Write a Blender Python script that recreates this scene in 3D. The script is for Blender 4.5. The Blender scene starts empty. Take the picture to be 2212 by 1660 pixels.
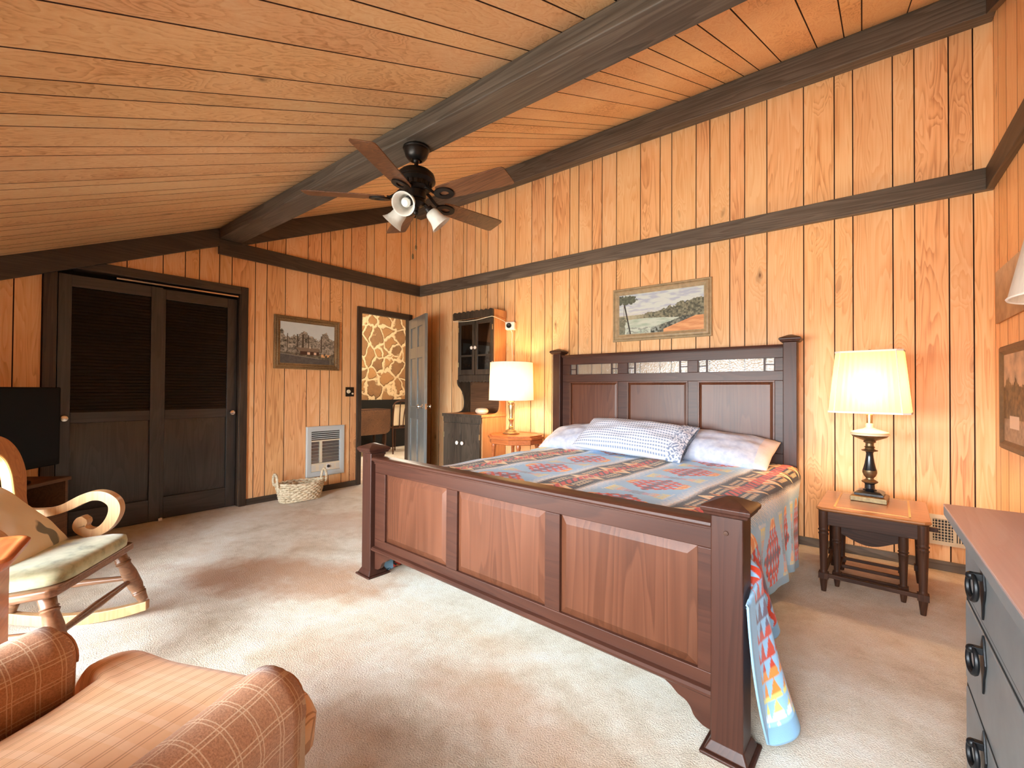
import bpy, bmesh, math, random
import numpy as np
from mathutils import Vector, Matrix
PI = math.pi
rng = random.Random(7)
S = bpy.context.scene
COL = S.collection

# ------------------------------------------------------------------ helpers
def link(name, me, mats, parent=None):
    o = bpy.data.objects.new(name, me)
    COL.objects.link(o)
    for m in (mats if isinstance(mats, (list, tuple)) else [mats]):
        me.materials.append(m)
    if parent is not None:
        o.parent = parent
    return o

class MB:
    """collects shapes into one mesh"""
    def __init__(s):
        s.bm = bmesh.new(); s.mi = 0; s.X = Matrix.Identity(4)
    def _v(s, co): return s.bm.verts.new(s.X @ Vector(co))
    def _f(s, vs, mi=None):
        try:
            f = s.bm.faces.new(vs); f.material_index = s.mi if mi is None else mi; return f
        except ValueError:
            return None
    def box(s, x0, x1, y0, y1, z0, z1):
        v = [s._v((x, y, z)) for z in (z0, z1) for y in (y0, y1) for x in (x0, x1)]
        for q in ((0, 2, 3, 1), (4, 5, 7, 6), (0, 1, 5, 4), (2, 6, 7, 3), (0, 4, 6, 2), (1, 3, 7, 5)):
            s._f([v[i] for i in q])
        return s
    def hull8(s, a, b):
        """a, b: four corners each (bottom and top ring)"""
        va = [s._v(p) for p in a]; vb = [s._v(p) for p in b]; n = len(a)
        s._f(va[::-1]); s._f(vb)
        for i in range(n): s._f([va[i], va[(i+1) % n], vb[(i+1) % n], vb[i]])
        return s
    def rings(s, rings, cap=True, closed=False):
        R = [[s._v(p) for p in r] for r in rings]; n = len(R[0])
        for a, b in zip(R, R[1:] + (R[:1] if closed else [])):
            for i in range(n): s._f([a[i], a[(i+1) % n], b[(i+1) % n], b[i]])
        if cap and not closed: s._f(R[0][::-1]); s._f(R[-1])
        return s
    def lathe(s, prof, c=(0, 0, 0), n=28, ax='z', cap=True, sx=1, sy=1):
        out = []
        for r, h in prof:
            ring = []
            for k in range(n):
                a = 2*PI*k/n; p = (r*math.cos(a)*sx, r*math.sin(a)*sy, h)
                if ax == 'x': p = (p[2], p[0], p[1])
                if ax == 'y': p = (p[1], p[2], p[0])
                ring.append((p[0]+c[0], p[1]+c[1], p[2]+c[2]))
            out.append(ring)
        return s.rings(out, cap)
    def tube(s, pts, r, n=10, closed=False, sq=None):
        pts = [Vector(p) for p in pts]; m = len(pts)
        rr = r if isinstance(r, (list, tuple)) else [r]*m
        out = []; up = None
        for i, p in enumerate(pts):
            if closed: t = pts[(i+1) % m] - pts[i-1]
            else: t = pts[min(i+1, m-1)] - pts[max(i-1, 0)]
            t.normalize()
            if up is None:
                up = Vector((0, 0, 1)) if abs(t.z) < .9 else Vector((1, 0, 0))
            a = t.cross(up)
            if a.length < 1e-6: a = t.orthogonal()
            a.normalize(); b = a.cross(t).normalized(); up = b
            f = sq or 1
            out.append([p + a*rr[i]*math.cos(2*PI*k/n) + b*rr[i]*f*math.sin(2*PI*k/n) for k in range(n)])
        return s.rings(out, not closed, closed)
    def leg(s, a, b, prof, n=14):
        """turned leg from a to b; prof [(t, r)]"""
        a = Vector(a); b = Vector(b); d = (b-a); z = d.normalized(); x = z.orthogonal().normalized(); y = z.cross(x)
        return s.rings([[a + d*t + (x*math.cos(2*PI*k/n) + y*math.sin(2*PI*k/n))*r for k in range(n)] for t, r in prof])
    def prism(s, poly, h0, h1, ax='z'):
        """poly in 2D, extruded on ax. z:(x,y) y:(x,z) x:(y,z)"""
        def P(p, h):
            return {'z': (p[0], p[1], h), 'y': (p[0], h, p[1]), 'x': (h, p[0], p[1])}[ax]
        a = [s._v(P(p, h0)) for p in poly]; b = [s._v(P(p, h1)) for p in poly]; n = len(poly)
        s._f(a); s._f(b[::-1])
        for i in range(n): s._f([a[i], b[i], b[(i+1) % n], a[(i+1) % n]])
        return s
    def strip(s, left, right, h0, h1, M):
        """band between two 2D polylines, extruded; M maps (a, b, h) to 3D"""
        L0 = [s._v(M(p[0], p[1], h0)) for p in left]; R0 = [s._v(M(p[0], p[1], h0)) for p in right]
        L1 = [s._v(M(p[0], p[1], h1)) for p in left]; R1 = [s._v(M(p[0], p[1], h1)) for p in right]
        n = len(left)
        for i in range(n-1):
            s._f([L0[i], L0[i+1], R0[i+1], R0[i]]); s._f([L1[i], R1[i], R1[i+1], L1[i+1]])
            s._f([L0[i], L1[i], L1[i+1], L0[i+1]]); s._f([R0[i], R0[i+1], R1[i+1], R1[i]])
        s._f([L0[0], R0[0], R1[0], L1[0]]); s._f([L0[-1], L1[-1], R1[-1], R0[-1]])
        return s
    def ball(s, c, r, n=16, m=10, sz=1.0):
        return s.lathe([(max(r*math.sin(PI*i/m), 1e-4), -r*sz*math.cos(PI*i/m)) for i in range(m+1)], c, n)
    def raised(s, u0, u1, z0, z1, d0, d1, w):
        """raised bevelled panel facing -y: edge at depth d0, field at d1"""
        a = [s._v((u0, d0, z0)), s._v((u1, d0, z0)), s._v((u1, d0, z1)), s._v((u0, d0, z1))]
        b = [s._v((u0+w, d1, z0+w)), s._v((u1-w, d1, z0+w)), s._v((u1-w, d1, z1-w)), s._v((u0+w, d1, z1-w))]
        for i in range(4): s._f([a[i], a[(i+1) % 4], b[(i+1) % 4], b[i]])
        s._f(b); return s
    def done(s, name, mats, parent=None, bev=0, smooth=30, seg=2, fix=True):
        bm = s.bm
        if fix: bmesh.ops.recalc_face_normals(bm, faces=bm.faces)
        me = bpy.data.meshes.new(name); bm.to_mesh(me); bm.free()
        o = link(name, me, mats, parent)
        if smooth:
            me.shade_smooth(); me.set_sharp_from_angle(angle=math.radians(smooth))
        if bev:
            b = o.modifiers.new('bevel', 'BEVEL'); b.width = bev; b.segments = seg; b.limit_method = 'ANGLE'
            b.angle_limit = math.radians(40); b.harden_normals = True
        return o

def tag(o, label, cat, group=None):
    o['label'] = label; o['category'] = cat
    if group: o['group'] = group
    return o
def thing(name, label, cat, loc=(0, 0, 0), rz=0, group=None):
    o = bpy.data.objects.new(name, None); COL.objects.link(o)
    o.empty_display_size = .1
    o.location = loc; o.rotation_euler = (0, 0, rz)
    return tag(o, label, cat, group)
def struct(o):
    o['kind'] = 'structure'; return o
def cr(pts, n=6, closed=False):
    """catmull-rom through tuples"""
    out = []; m = len(pts)
    rg = range(m if closed else m-1)
    for i in rg:
        g = lambda k: pts[k % m] if closed else pts[min(max(k, 0), m-1)]
        p0, p1, p2, p3 = g(i-1), g(i), g(i+1), g(i+2)
        for j in range(n):
            t = j/n
            out.append(tuple(.5*((2*b)+(c-a)*t+(2*a-5*b+4*c-d)*t*t+(-a+3*b-3*c+d)*t**3) for a, b, c, d in zip(p0, p1, p2, p3)))
    if not closed: out.append(tuple(pts[-1]))
    return out

# ------------------------------------------------------------------ materials
def srgb(r, g, b):
    f = lambda c: (c/255/12.92 if c/255 <= .04045 else ((c/255+.055)/1.055)**2.4)
    return (f(r), f(g), f(b), 1)
class NT:
    def __init__(s, name):
        s.m = bpy.data.materials.new(name); s.m.use_nodes = True
        s.t = s.m.node_tree; s.t.nodes.clear()
        s.out = s.n('ShaderNodeOutputMaterial'); s.p = s.n('ShaderNodeBsdfPrincipled')
        s.l(s.p.outputs[0], s.out.inputs[0])
    def n(s, ty, **kw):
        o = s.t.nodes.new(ty)
        for k, v in kw.items():
            if hasattr(o, k): setattr(o, k, v)
            else: o.inputs[k.replace('_', ' ')].default_value = v
        return o
    def l(s, a, b): s.t.links.new(a, b)
    def set(s, **kw):
        for k, v in kw.items(): s.p.inputs[k.replace('_', ' ')].default_value = v
    def math(s, op, a, b=None, c=None):
        o = s.n('ShaderNodeMath'); o.operation = op
        for i, x in enumerate((a, b, c)):
            if x is None: continue
            if isinstance(x, (int, float)): o.inputs[i].default_value = x
            else: s.l(x, o.inputs[i])
        return o.outputs[0]
    def ramp(s, fac, stops, interp='LINEAR'):
        o = s.n('ShaderNodeValToRGB'); r = o.color_ramp; r.interpolation = interp
        while len(r.elements) < len(stops): r.elements.new(.5)
        for e, (p, c) in zip(r.elements, stops):
            e.position = p; e.color = c if len(c) == 4 else (*c, 1)
        s.l(fac, o.inputs[0]); return o.outputs[0]
    def mix(s, fac, a, b, mode='MIX'):
        o = s.n('ShaderNodeMix'); o.data_type = 'RGBA'; o.blend_type = mode
        for i, x in ((0, fac), (6, a), (7, b)):
            if isinstance(x, (int, float)): o.inputs[i].default_value = x
            elif isinstance(x, tuple): o.inputs[i].default_value = x
            else: s.l(x, o.inputs[i])
        return o.outputs[2]
    def coords(s, scale=(1, 1, 1), kind='Object', seed=True, loc=(0, 0, 0)):
        tc = s.n('ShaderNodeTexCoord'); v = tc.outputs[kind]
        if seed:
            at = s.n('ShaderNodeAttribute'); at.attribute_name = 'seed'
            m = s.n('ShaderNodeVectorMath'); m.operation = 'MULTIPLY_ADD'
            s.l(at.outputs['Color'], m.inputs[0]); m.inputs[1].default_value = (23, 17, 31); s.l(v, m.inputs[2]); v = m.outputs[0]
        mp = s.n('ShaderNodeMapping'); mp.inputs['Scale'].default_value = scale; mp.inputs['Location'].default_value = loc
        s.l(v, mp.inputs[0]); return mp.outputs[0]
    def noise(s, vec, scale=5, detail=3, rough=.5, dist=0):
        o = s.n('ShaderNodeTexNoise'); o.inputs['Scale'].default_value = scale; o.inputs['Detail'].default_value = detail
        o.inputs['Roughness'].default_value = rough; o.inputs['Distortion'].default_value = dist
        s.l(vec, o.inputs['Vector']); return o.outputs['Fac']
    def bump(s, h, strength=.3, dist=.01):
        o = s.n('ShaderNodeBump'); o.inputs['Strength'].default_value = strength; o.inputs['Distance'].default_value = dist
        s.l(h, o.inputs['Height']); s.l(o.outputs[0], s.p.inputs['Normal']); return o

def wood(name, light, mid, dark, ax='z', rough=.45, spec=.4, freq=7., stretch=.09, knots=0., contrast=1., seed=False, coat=0., bump=.08, fine=.35, rings=16., tint=.0):
    """procedural wood, grain along ax; colours as sRGB tuples"""
    m = NT(name)
    sc = {'z': (1, 1, stretch), 'y': (1, stretch, 1), 'x': (stretch, 1, 1)}[ax]
    v = m.coords(tuple(freq*a for a in sc), seed=seed)
    n1 = m.noise(v, 1.0, 2.5, .5, .35)
    kn = None
    if knots:
        vk = m.coords(tuple(5.2*a for a in {'z': (1, 1, .42), 'y': (1, .42, 1), 'x': (.42, 1, 1)}[ax]), seed=seed)
        wob = m.n('ShaderNodeTexNoise'); wob.inputs['Scale'].default_value = 2.2; m.l(vk, wob.inputs['Vector'])
        ad = m.n('ShaderNodeVectorMath'); ad.operation = 'MULTIPLY_ADD'; m.l(wob.outputs['Color'], ad.inputs[0]); ad.inputs[1].default_value = (.35,)*3; m.l(vk, ad.inputs[2])
        vo = m.n('ShaderNodeTexVoronoi'); vo.inputs['Scale'].default_value = 1.0; vo.inputs['Randomness'].default_value = 1
        m.l(ad.outputs[0], vo.inputs['Vector'])
        sel = m.n('ShaderNodeSeparateColor'); m.l(vo.outputs['Color'], sel.inputs[0])
        on = m.math('GREATER_THAN', sel.outputs[0], 1-knots)
        # halo that bends the grain, and the knot itself
        halo = m.math('MULTIPLY', on, m.ramp(vo.outputs['Distance'], [(0, (1, 1, 1)), (.42, (0, 0, 0))]))
        kn = m.math('MULTIPLY', on, m.ramp(vo.outputs['Distance'], [(.025, (.9, .9, .9)), (.07, (.4, .4, .4)), (.16, (0, 0, 0))]))
        n1 = m.math('MULTIPLY_ADD', halo, .35, n1)
    ring = m.math('FRACT', m.math('MULTIPLY', n1, rings))
    ring = m.ramp(ring, [(0, (.15, .15, .15)), (.55, (.75, .75, .75)), (.9, (1, 1, 1)), (1, (.15, .15, .15))])
    vf = m.coords(tuple(130*a for a in {'z': (1, 1, .02), 'y': (1, .02, 1), 'x': (.02, 1, 1)}[ax]), seed=seed)
    fn = m.noise(vf, 1, 2, .6)
    vb = m.coords(tuple(2.3*a for a in {'z': (1, 1, .28), 'y': (1, .28, 1), 'x': (.28, 1, 1)}[ax]), seed=seed)
    bl = m.noise(vb, 1, 3, .55, .4)
    f = m.math('MULTIPLY_ADD', ring, .22*contrast, m.math('MULTIPLY_ADD', fn, fine*contrast, m.math('MULTIPLY', bl, .7*contrast)))
    f = m.math('ADD', f, .5-(.22*.65+fine*.5+.7*.5)*contrast)
    col = m.ramp(f, [(.12, srgb(*dark)), (.42, srgb(*mid)), (.7, srgb(*light))])
    if seed and tint:
        at = m.n('ShaderNodeAttribute'); at.attribute_name = 'seed'
        se = m.n('ShaderNodeSeparateColor'); m.l(at.outputs['Color'], se.inputs[0])
        hv = m.n('ShaderNodeHueSaturation'); m.l(col, hv.inputs['Color'])
        m.l(m.math('MULTIPLY_ADD', se.outputs[1], tint, 1-tint*.5), hv.inputs['Value'])
        m.l(m.math('MULTIPLY_ADD', se.outputs[2], .008, .496), hv.inputs['Hue'])
        col = hv.outputs[0]
    if kn is not None:
        col = m.mix(kn, col, tuple(c*.28 for c in srgb(*dark)[:3])+(1,))
    m.l(col, m.p.inputs['Base Color'])
    m.set(Roughness=rough, Specular_IOR_Level=spec)
    if coat: m.set(Coat_Weight=coat, Coat_Roughness=.3)
    if bump: m.bump(m.math('ADD', ring, fn), bump, .002)
    return m.m

def plain(name, c, rough=.5, metal=0, spec=.5, noise=0., nscale=20, bump=0., coat=0., sheen=0.):
    m = NT(name)
    if noise:
        v = m.coords((nscale,)*3, seed=False); n = m.noise(v, 1, 4, .6)
        lo = tuple(x*(1-noise) for x in srgb(*c)[:3]); hi = tuple(min(1, x*(1+noise)) for x in srgb(*c)[:3])
        m.l(m.ramp(n, [(.3, lo), (.7, hi)]), m.p.inputs['Base Color'])
        if bump: m.bump(n, bump, .003)
    else: m.set(Base_Color=srgb(*c))
    m.set(Roughness=rough, Metallic=metal, Specular_IOR_Level=spec)
    if coat: m.set(Coat_Weight=coat, Coat_Roughness=.1)
    if sheen: m.set(Sheen_Weight=sheen)
    return m.m

def painted(name, attr='col', rough=.6, spec=.3, bump=0., bscale=300, sheen=0):
    m = NT(name); a = m.n('ShaderNodeAttribute'); a.attribute_name = attr
    m.l(a.outputs['Color'], m.p.inputs['Base Color']); m.set(Roughness=rough, Specular_IOR_Level=spec)
    if bump:
        v = m.coords((bscale,)*3, seed=False); m.bump(m.noise(v, 1, 2), bump, .002)
    if sheen: m.set(Sheen_Weight=sheen)
    return m.m

M = {}
M['pine'] = wood('knotty_pine_vertical', (242, 200, 150), (232, 178, 124), (172, 102, 54), 'z', .42, .35, 7.5, .085, .36, 1.1, True, .0, .05, tint=.10)
M['pine_y'] = wood('knotty_pine_slope', (240, 206, 160), (230, 186, 136), (176, 116, 66), 'y', .42, .35, 7.5, .07, .30, 1.15, True, .0, .05, tint=.10)
M['groove'] = plain('groove_shadow_brown', (58, 26, 10), .8)
M['beam_x'] = wood('dark_beam_along', (114, 104, 94), (84, 75, 66), (44, 37, 31), 'x', .5, .4, 6, .06, .1, 1., False, 0, .15)
M['beam_y'] = wood('dark_beam_across', (84, 72, 61), (61, 51, 42), (32, 25, 20), 'y', .5, .4, 6, .06, .1, 1., False, 0, .15)
M['casing'] = wood('dark_casing_upright', (78, 62, 50), (54, 42, 33), (26, 20, 16), 'z', .5, .4, 8, .06, 0, 1., False, 0, .1)
M['closet'] = wood('closet_black_stain', (66, 62, 59), (48, 46, 44), (22, 21, 20), 'z', .36, .5, 5, .09, 0, 1., False, .25, .06)
M['closet_h'] = wood('closet_black_stain_rail', (66, 60, 56), (48, 44, 41), (22, 20, 18), 'y', .36, .5, 5, .09, 0, 1., False, .25, .06)
M['louver'] = wood('closet_louver_dark', (40, 30, 24), (24, 18, 15), (8, 6, 5), 'y', .45, .4, 9, .05, 0, 1.2, False, 0, .05)
M['cherry'] = wood('cherry_wood_upright', (104, 62, 42), (84, 47, 30), (52, 27, 17), 'z', .36, .4, 5, .07, 0, 1.0, False, .08, .02, .2)
M['cherry_x'] = wood('cherry_wood_along', (80, 46, 33), (64, 35, 25), (40, 20, 14), 'x', .38, .38, 5, .07, 0, .9, False, .05, .02, .2)
M['cherry_d'] = wood('cherry_wood_post', (72, 41, 30), (57, 31, 23), (36, 19, 14), 'z', .40, .35, 5, .07, 0, .9, False, .03, .02, .2)
M['walnut'] = wood('dark_walnut', (84, 54, 38), (58, 36, 26), (30, 18, 12), 'z', .5, .22, 8, .08, 0, .9, False, .0, .03)
M['walnut_x'] = wood('dark_walnut_along', (84, 54, 38), (58, 36, 26), (30, 18, 12), 'x', .5, .22, 8, .08, 0, .9, False, .0, .03)
M['tabletop'] = wood('honey_walnut_top', (186, 126, 78), (160, 102, 58), (116, 66, 34), 'x', .3, .5, 8, .08, 0, .8, False, .3, .02)
M['inlay'] = plain('gold_inlay', (222, 178, 112), .4)
M['maple'] = wood('worn_maple', (212, 170, 124), (192, 146, 100), (140, 96, 58), 'z', .35, .5, 8, .08, 0, .9, False, .2, .03)
M['rocker'] = wood('rocker_brown', (150, 108, 78), (120, 82, 56), (74, 46, 30), 'x', .35, .5, 9, .1, 0, 1., False, .2, .04)
M['oak'] = wood('orange_oak', (214, 132, 76), (190, 104, 54), (136, 66, 30), 'x', .3, .5, 8, .08, 0, .9, False, .3, .03)
M['hutch'] = wood('old_black_brown_paint', (84, 72, 60), (60, 50, 41), (32, 25, 20), 'z', .5, .4, 6, .12, 0, 1.1, False, 0, .1)
M['hutch_side'] = wood('hutch_orange_pine', (214, 156, 104), (194, 132, 82), (146, 88, 48), 'z', .45, .4, 6, .1, 0, .9, False, 0, .05)
M['hutch_brown'] = wood('hutch_brown_back', (112, 78, 52), (84, 56, 36), (46, 28, 18), 'x', .5, .4, 6, .1, .0, 1., False, 0, .05)
M['white'] = plain('white_ceramic', (236, 232, 226), .25)
M['offwhite'] = plain('cream_enamel', (222, 210, 184), .4)
M['bronze'] = plain('dark_bronze', (44, 40, 38), .35, .75, .5, .15, 30)
M['bronze_dk'] = plain('oil_rubbed_bronze', (34, 28, 25), .42, .6, .5, .2, 30)
M['brass'] = plain('aged_brass', (196, 172, 130), .3, .85, .5, .2, 40)
M['brass_dk'] = plain('antique_brass', (124, 104, 74), .38, .8, .5, .3, 60)
M['black'] = plain('black_lacquer', (22, 24, 27), .22, 0, .6)
M['iron'] = plain('black_iron', (26, 26, 28), .4, .5, .5, .3, 80)
M['nickel'] = plain('bright_nickel', (220, 216, 208), .2, 1)
M['chrome'] = plain('polished_chrome', (232, 232, 232), .08, 1)
M['blade'] = wood('fan_blade_walnut', (120, 78, 50), (88, 54, 34), (46, 26, 16), 'x', .4, .4, 10, .06, 0, 1.1, False, 0, .05)
M['tv'] = plain('tv_black_plastic', (3, 3, 4), .5, 0, .2)
M['screen'] = plain('tv_screen_black', (2, 2, 3), .3, 0, .2)
M['grey'] = plain('slate_grey_paint', (122, 126, 127), .4, 0, .5, .12, 9)
M['heater'] = plain('heater_enamel_grey', (196, 204, 206), .4)
M['heater_in'] = plain('heater_reflector', (176, 180, 182), .22, .9)
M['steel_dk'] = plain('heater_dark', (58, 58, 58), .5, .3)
M['wire'] = plain('grille_wire', (214, 216, 216), .3, .8)
M['cord'] = plain('white_cord', (232, 222, 200), .5)
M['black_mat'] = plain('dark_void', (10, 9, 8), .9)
# ------------------------------------------------------------------ room
W = 5.48; ZC = 3.76; TN = .435; YB = -4.62
ceil = lambda y: ZC + TN*y
PER = 1.268
GX = [-.02, .142, .245, .397, .636, .827, .89, 1.034, 1.13, 1.246, 1.406, 1.509, 1.667, 1.9, 2.084, 2.181, 2.395, 2.504, 2.661, 2.771, 2.927, 3.172, 3.36, 3.467, 3.68, 3.794, 3.953, 4.066, 4.227, 4.475, 4.667, 4.776, 4.997, 5.11, 5.278, 5.391, 5.6]
GY = [.05, -.075, -.179, -.329, -.567, -.747, -.856, -1.065, -1.172, -1.332, -1.441, -1.597, -1.838, -2.026, -2.137, -2.351, -2.459, -2.622, -2.732, -2.895, -3.139, -3.33, -3.48, -3.625, -3.768, -3.98, -4.1, -4.26, -4.42, -4.7]
GR = [.06, -.03, -.14, -.33, -.56, -.75, -.86, -1.06, -1.17, -1.33, -1.44, -1.6, -1.84, -2.03, -2.14, -2.35, -2.46, -2.62, -2.73, -2.9, -3.14, -3.33, -3.48, -3.63, -3.77, -3.98, -4.1, -4.26, -4.42, -4.7]

def paneling(name, grooves, u0, u1, ztop, P, mats, openings=(), gw=.0035, gd=.007, zbot=0., parent=None):
    """boards between grooves as one mesh; P(u, depth, z) -> 3D, depth > 0 goes into the wall"""
    bm = bmesh.new(); lay = bm.loops.layers.float_color.new('seed')
    gs = sorted(grooves)
    cuts = sorted(set([u0, u1] + [g for g in gs if u0 < g < u1] + [o[k] for o in openings for k in (0, 1) if u0 < o[k] < u1]))
    for a, b in zip(cuts, cuts[1:]):
        mid = (a+b)/2
        idx = sum(1 for g in gs if g < mid)
        sr = random.Random(name+str(idx)); sd = (sr.random(), sr.random(), sr.random(), 1)
        ga = any(abs(g-a) < 1e-6 for g in gs); gb = any(abs(g-b) < 1e-6 for g in gs)
        spans = [(zbot, None)]
        for o in openings:
            if o[0]-1e-6 <= a and b <= o[1]+1e-6:
                spans = ([(zbot, o[2])] if o[2] > zbot else []) + ([(o[3], None)] if o[3] < ztop(mid) else [])
        for z0, z1 in spans:
            aa = a+gw if ga else a; bb = b-gw if gb else b
            def q(p, mi, s=sd):
                f = bm.faces.new([bm.verts.new(x) for x in p]); f.material_index = mi
                for lp in f.loops: lp[lay] = s
            t = lambda u: ztop(u) if z1 is None else z1
            q([P(aa, 0, z0), P(bb, 0, z0), P(bb, 0, t(bb)), P(aa, 0, t(aa))], 0)
            if ga:
                q([P(a, gd, z0), P(aa, 0, z0), P(aa, 0, t(aa)), P(a, gd, t(a))], 1)
            if gb:
                q([P(bb, 0, z0), P(b, gd, z0), P(b, gd, t(b)), P(bb, 0, t(bb))], 1)
    me = bpy.data.meshes.new(name); bm.to_mesh(me); bm.free()
    return struct(link(name, me, mats, parent))

paneling('wall_back', GX, 0, W, lambda u: ceil(0), lambda u, d, z: (u, d, z), [M['pine'], M['groove']])
CLO = (-3.545, -2.275, 0, 2.09); DOOR = (-.92, -.21, 0, 2.10)
paneling('wall_left', GY, YB, 0, lambda u: ceil(u), lambda u, d, z: (-d, u, z), [M['pine'], M['groove']], [CLO, DOOR])
paneling('wall_right', GR, YB, 0, lambda u: ceil(u), lambda u, d, z: (W+d, u, z), [M['pine'], M['groove']])
WIN = [(1.50, 2.80, .06, 1.58), (2.90, 4.20, .06, 1.58), (4.35, 5.25, .45, 1.58)]
paneling('wall_front', [.1*i*2.1+.05 for i in range(40)], 0, W, lambda u: ceil(YB), lambda u, d, z: (u, YB-d, z), [M['pine'], M['groove']], WIN)
# ceiling boards
CX = [3.13, 3.37, 3.56, 3.66, 3.83, 3.94, 4.08, 4.19, 4.34, 4.57, 4.73, 4.83, 5.07, 5.26, 5.36, 2.96, 2.85, 2.69, 2.58, 2.37, 2.26, 2.07, 1.88, 1.78, 1.60, 1.49, 1.33, 1.22, 1.0, .89, .72, .6, .42, .3, .12]
sl = math.hypot(1, TN)
paneling('ceiling', CX, 0, W, lambda u: 0.03, lambda u, d, z: (u, z, ceil(z)+d), [M['pine_y'], M['groove']], zbot=YB-.02)

def beam(name, x0, x1, y0, y1, z0, z1, mat, bev=.004):
    b = MB().box(x0, x1, y0, y1, z0, z1); return struct(b.done(name, M[mat], bev=bev))
def slope_bar(name, y0, y1, x0, x1, drop, mat, lift=.0):
    b = MB()
    a = [(x0, y0, ceil(y0)-drop), (x1, y0, ceil(y0)-drop), (x1, y0, ceil(y0)+lift), (x0, y0, ceil(y0)+lift)]
    c = [(x0, y1, ceil(y1)-drop), (x1, y1, ceil(y1)-drop), (x1, y1, ceil(y1)+lift), (x0, y1, ceil(y1)+lift)]
    b.hull8(a, c); return struct(b.done(name, M[mat], bev=.004))
# big tie beam (square to the floor, let into the slope)
b = MB(); x0, x1 = 0, W
b.hull8([(x0, -2.475, 2.585), (x0, -2.285, 2.585), (x0, -2.285, ceil(-2.285)), (x0, -2.475, ceil(-2.475))],
        [(x1, -2.475, 2.585), (x1, -2.285, 2.585), (x1, -2.285, ceil(-2.285)), (x1, -2.475, ceil(-2.475))])
struct(b.done('trim_1', M['beam_x'], bev=.006))
b = MB(); d = .11
b.hull8([(x0, -d, 3.515), (x0, 0, 3.515), (x0, 0, ceil(0)), (x0, -d, ceil(-d))], [(x1, -d, 3.515), (x1, 0, 3.515), (x1, 0, ceil(0)), (x1, -d, ceil(-d))])
struct(b.done('trim_2', M['beam_x'], bev=.006))
beam('trim_3', 0, W, -.04, 0, 2.443, 2.585, 'beam_x')                 # belt on the headboard wall
beam('trim_4', 0, .04, -2.475, -.04, 2.443, 2.585, 'beam_y')          # belt on the closet wall
beam('trim_5', W-.04, W, -2.7, -.04, 2.443, 2.585, 'beam_y')
slope_bar('trim_6', YB, -2.475, 0, .045, .17, 'beam_y')
slope_bar('trim_7', -2.285, -.11, 0, .045, .20, 'beam_y')
slope_bar('trim_8', YB, -2.475, W-.045, W, .17, 'beam_y')
slope_bar('trim_9', -2.285, -.11, W-.045, W, .20, 'beam_y')
# baseboards
beam('baseboard_back', 0, W, -.018, 0, 0, .062, 'beam_x', .003)
b = MB()
b.box(0, .018, -2.205, -.985, 0, .062); b.box(0, .018, -.085, -.018, 0, .062); b.box(0, .018, YB, -3.625, 0, .062)
struct(b.done('baseboard_left', M['beam_y'], bev=.003))
beam('baseboard_right', W-.018, W, YB, -.018, 0, .062, 'beam_y', .003)

# carpet
m = NT('beige_carpet')
v = m.coords((1, 1, 1), seed=False)
tuft = m.noise(m.coords((170, 170, 170), seed=False), 1, 3, .7)
mott = m.noise(m.coords((2.0, 2.0, 2.0), seed=False), 1, 4, .62, .6)
fine = m.noise(m.coords((14, 14, 14), seed=False), 1, 3, .7)
wear_glow = m.noise(m.coords((.8, 1.0, 1.0), seed=False, loc=(3.1, .4, 0)), 1, 3, .6, .9)
base = m.ramp(m.math('MULTIPLY_ADD', mott, .7, m.math('MULTIPLY', fine, .3)), [(.34, srgb(204, 188, 164)), (.5, srgb(232, 222, 205)), (.66, srgb(244, 240, 230))])
base = m.mix(m.math('MULTIPLY', m.ramp(wear_glow, [(.5, (0, 0, 0)), (.68, (1, 1, 1))]), .42), base, srgb(214, 174, 132))  # tan noise tint: carpet wear mixed with painted warm light
# worn, rusty patches; warm lamplight and daylight shadow also painted into their colour
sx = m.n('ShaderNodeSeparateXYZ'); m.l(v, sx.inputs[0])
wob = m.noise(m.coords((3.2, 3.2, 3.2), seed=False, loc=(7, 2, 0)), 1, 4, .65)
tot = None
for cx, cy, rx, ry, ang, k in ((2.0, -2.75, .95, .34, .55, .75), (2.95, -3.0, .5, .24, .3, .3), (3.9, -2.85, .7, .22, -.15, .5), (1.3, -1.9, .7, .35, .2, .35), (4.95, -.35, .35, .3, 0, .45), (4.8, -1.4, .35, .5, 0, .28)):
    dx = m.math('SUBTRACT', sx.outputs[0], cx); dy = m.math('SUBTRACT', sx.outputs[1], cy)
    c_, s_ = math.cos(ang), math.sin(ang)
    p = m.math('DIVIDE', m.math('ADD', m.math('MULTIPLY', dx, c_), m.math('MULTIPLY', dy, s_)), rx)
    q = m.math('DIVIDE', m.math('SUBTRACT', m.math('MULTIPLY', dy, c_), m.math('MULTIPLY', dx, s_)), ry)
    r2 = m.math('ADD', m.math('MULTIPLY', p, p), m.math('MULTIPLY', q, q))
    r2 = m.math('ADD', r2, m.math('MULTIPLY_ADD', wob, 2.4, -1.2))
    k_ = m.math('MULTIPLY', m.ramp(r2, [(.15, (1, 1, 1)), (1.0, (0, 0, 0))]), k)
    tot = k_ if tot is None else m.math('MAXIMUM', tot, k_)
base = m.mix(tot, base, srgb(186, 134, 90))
base = m.mix(.35, base, m.ramp(tuft, [(.3, (.45, .42, .38)), (.55, (1, 1, 1))]), 'MULTIPLY')
m.l(base, m.p.inputs['Base Color']); m.set(Roughness=.95, Specular_IOR_Level=.1, Sheen_Weight=.15)
m.bump(m.math('MULTIPLY_ADD', fine, .6, tuft), .75, .014)
M['carpet'] = m.m
struct(MB().box(-.10, W, YB, 0, -.05, 0).done('floor', M['carpet'], smooth=0))

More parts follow.
